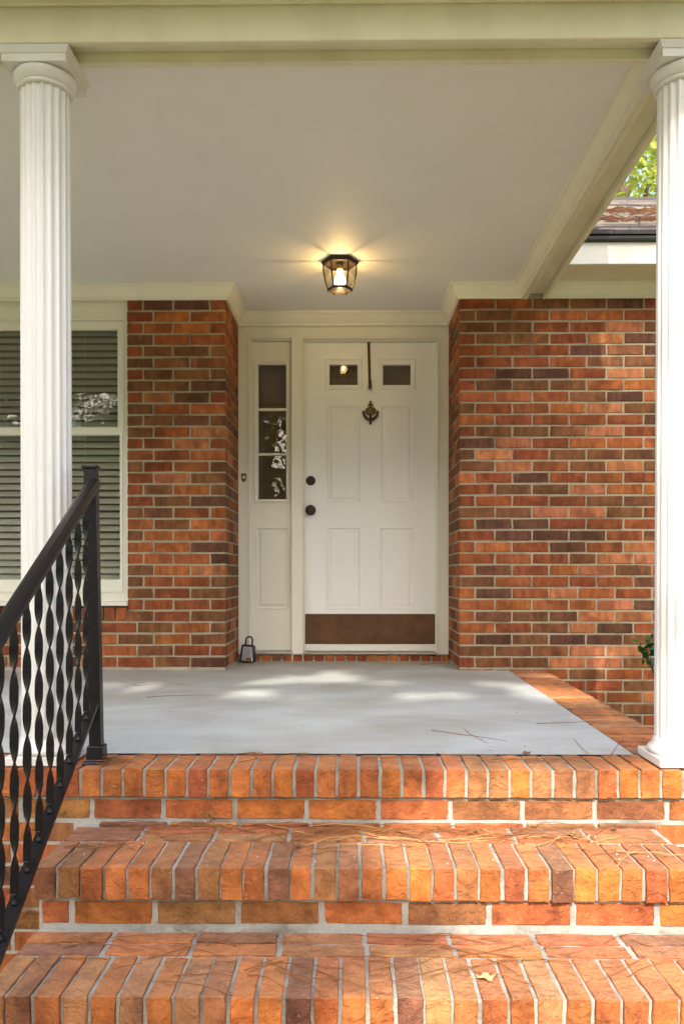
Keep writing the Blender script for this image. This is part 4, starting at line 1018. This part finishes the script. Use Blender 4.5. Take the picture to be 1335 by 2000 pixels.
SPOT = [((285, 1362), (418, 1358)), ((842, 1423), (990, 1443)), ((900, 1420), (945, 1447)), ((1118, 1440), (1150, 1470)), ((260, 1341), (365, 1338)), ((820, 1302), (880, 1300)), ((1050, 1412), (1165, 1408)), ((1190, 1470), (1215, 1440)), ((495, 1468), (600, 1464)), ((700, 1296), (770, 1300))]
LBL = ['longest single pine needle on the porch floor near the railing post', 'long pine needle lying across the right part of the porch floor', 'short pine needle crossing a longer one on the porch floor', 'curved pine needle near the right front corner of the floor', 'pine needle on the floor in front of the brick pier', 'pine needle at the foot of the right brick corner', 'thin pine needle beside the brick edging at right', 'pine needle on the corner where slab meets edging', 'pine needle along the front edge of the floor', 'pine needle on the floor below the door']
for (a_, b_), lb_ in zip(SPOT, LBL):
    A, B = PZ(*a_, -0.012), PZ(*b_, -0.012); c_ = (A + B) / 2; mb = MB()
    needle(mb, (c_.x, c_.y), math.atan2(B.y - A.y, B.x - A.x), min((B - A).length, .35), rnd.uniform(-.3, .3), lambda x_, y_: slope(y_) + .0012, rnd, .004, .0011)
    o = mb.build('pine_needle', 'needle', origin=(c_.x, c_.y, slope(c_.y))); tag(o, lb_, 'pine needle', 'loose pine needles on the porch floor')
# a few needles on the landing edge and by the post
mb = MB()
for _ in range(16): needle(mb, (rnd.uniform(-.7, .9), rnd.uniform(YN + .06, YN + .2)), rnd.gauss(0, .3), rnd.uniform(.08, .2), rnd.uniform(-.5, .5), ZN + .002, rnd, .006)
for _ in range(7): needle(mb, (PBX + .05 + rnd.gauss(0, .02), PBY - .03 + rnd.gauss(0, .015)), rnd.uniform(-1.2, 1.2), .12, 1.2, ZN + .004, rnd, .02)
o = mb.build('pine_straw', 'needle', origin=(0, YN, ZN)); tag(o, 'thin pine needles on the bricks of the landing edge', 'pine straw', None, 'stuff')
def dead_leaf(px, py, z, size, m_, label, seed):
    r2 = random.Random(seed); c_ = PZ(px, py, z); mb = MB(); n = 14; vs = [(0, 0, .004)]
    for i in range(n):
        a_ = 2 * math.pi * i / n; rr = size * (0.55 + 0.45 * abs(math.cos(a_ * 2.5 + seed))) * r2.uniform(.8, 1.1)
        vs.append((rr * math.cos(a_) * 1.2, rr * math.sin(a_) * .8, .003 + size * .55 * r2.random() * abs(math.sin(a_ + seed))))
    v2 = [(x_, y_, z_ + .0008) for x_, y_, z_ in vs]
    fs = [(0, i + 1, (i + 1) % n + 1) for i in range(n)]
    mb.add(vs, [f[::-1] for f in fs]).add(v2, fs)
    mb.tube([(size * 1.0, 0, .004), (size * 1.7, .003, .006)], [.0009, .0006], 4)
    me = mb.mesh('dead_leaf'); o = place('dead_leaf', me, m_, None, (c_.x, c_.y, z + .0015), (0, 0, r2.uniform(0, 6))); tag(o, label, 'dead leaf', 'dead leaves on the steps')
dead_leaf(1118, 1637, ZM, .026, 'deadleaf', 'largest curled brown leaf, on the right part of the middle step', 1)
dead_leaf(930, 1628, ZM, .015, 'deadleaf', 'dark leaf scrap at the back of the middle step', 2)
dead_leaf(1198, 1622, ZM, .014, 'deadleaf', 'small curled leaf near the right end of the middle step', 3)
dead_leaf(948, 1915, ZBT, .022, 'deadleaf_pale', 'pale tan leaf lying on the lower step', 4)
dead_leaf(582, 1656, ZM, .013, 'deadleaf', 'dark brown leaf near the centre of the middle step', 5)
dead_leaf(1028, 1474, ZN, .014, 'deadleaf', 'tiny leaf on the landing edge right of centre', 6)
# pine straw drifts on the wing roof
mb = MB(); r2 = random.Random(8)
for _ in range(260):
    b0 = r2.choice([0.75, 1.55]); yy = RY0 + max(.1, r2.gauss(b0, .12)); xx = r2.uniform(1.2, 4.2); zz = RZ0 + (yy - RY0) * PITCH + .02
    a_ = r2.gauss(0, .4); L = r2.uniform(.12, .25); dx, dy = math.cos(a_) * L / 2, math.sin(a_) * L / 2
    mb.tube([(xx - dx, yy - dy, zz - dy * PITCH), (xx, yy, zz + r2.uniform(.005, .04)), (xx + dx, yy + dy, zz + dy * PITCH)], .004, 3)
o = mb.build('roof_straw', 'straw', origin=(2.7, 5.5, 2.9)); tag(o, 'rust brown pine straw drifted on the wing roof', 'pine straw', None, 'stuff')

# little weed in the joint under the landing
wp = PZ(412, 1606, ZM); wd = empty('weed', (wp.x, RY - .006, ZM)); tag(wd, 'tiny dry weed sprouting from the joint above the middle step', 'weed'); mb = MB(); lps = []
for k in range(7):
    a_ = r2.uniform(-1, 1); tip = Vector((wp.x + a_ * .018, RY - .012 - r2.random() * .012, ZM + r2.uniform(.015, .042))); mb.tube([(wp.x, RY - .006, ZM - .003), ((wp.x + tip.x) / 2, tip.y, ZM + .015), tip], [.0009, .0007, .0004], 4)
    lps += [tip + Vector((r2.gauss(0, .004), r2.gauss(0, .002), r2.gauss(0, .004))) for _ in range(4)]
mb.build('stem', 'needle', wd); fast_build(leaf_cloud(lps, .008, r2, .5), 'foliage', 'leaf_light', wd, (wp.x, RY - .006, ZM))

# grit and paint flecks on floor and steps
def grit(name, label, n, x0, x1, y0, y1, z, m_, seed, smin, smax):
    r_ = random.Random(seed); mb = MB()
    for _ in range(n):
        x_, y_ = r_.uniform(x0, x1), r_.uniform(y0, y1); q = r_.uniform(smin, smax); zz = z(y_) if callable(z) else z; a_ = r_.uniform(0, 3.1)
        c_, s_ = math.cos(a_) * q, math.sin(a_) * q
        mb.add([(x_ - c_, y_ - s_, zz), (x_ + s_, y_ - c_, zz), (x_ + c_ * .8, y_ + s_, zz), (x_ - s_, y_ + c_ * .7, zz), (x_, y_, zz + q * .8)], [(0, 1, 4), (1, 2, 4), (2, 3, 4), (3, 0, 4), (3, 2, 1, 0)])
    o = mb.build(name, m_, origin=((x0 + x1) / 2, (y0 + y1) / 2, zz)); tag(o, label, 'debris', None, 'stuff')
grit('debris', 'dark crumbs and bark bits on the porch floor', 90, -1.6, .88, YN + .22, 5.2, lambda y_: slope(y_) + .0008, 'deadleaf', 1, .001, .0042)
grit('debris', 'white paint flecks on the brick steps', 46, -.75, .85, YM + .01, YM + .34, ZM + .0004, 'bell', 2, .001, .0034)
grit('debris', 'dark crumbs on the lower step', 70, -.75, .85, YBT + .01, YBT + .32, ZBT + .0004, 'deadleaf', 3, .001, .0035)
grit('debris', 'grit along the landing edge', 40, -.7, .85, YN + .02, YN + .19, ZN + .0004, 'deadleaf', 4, .001, .003)
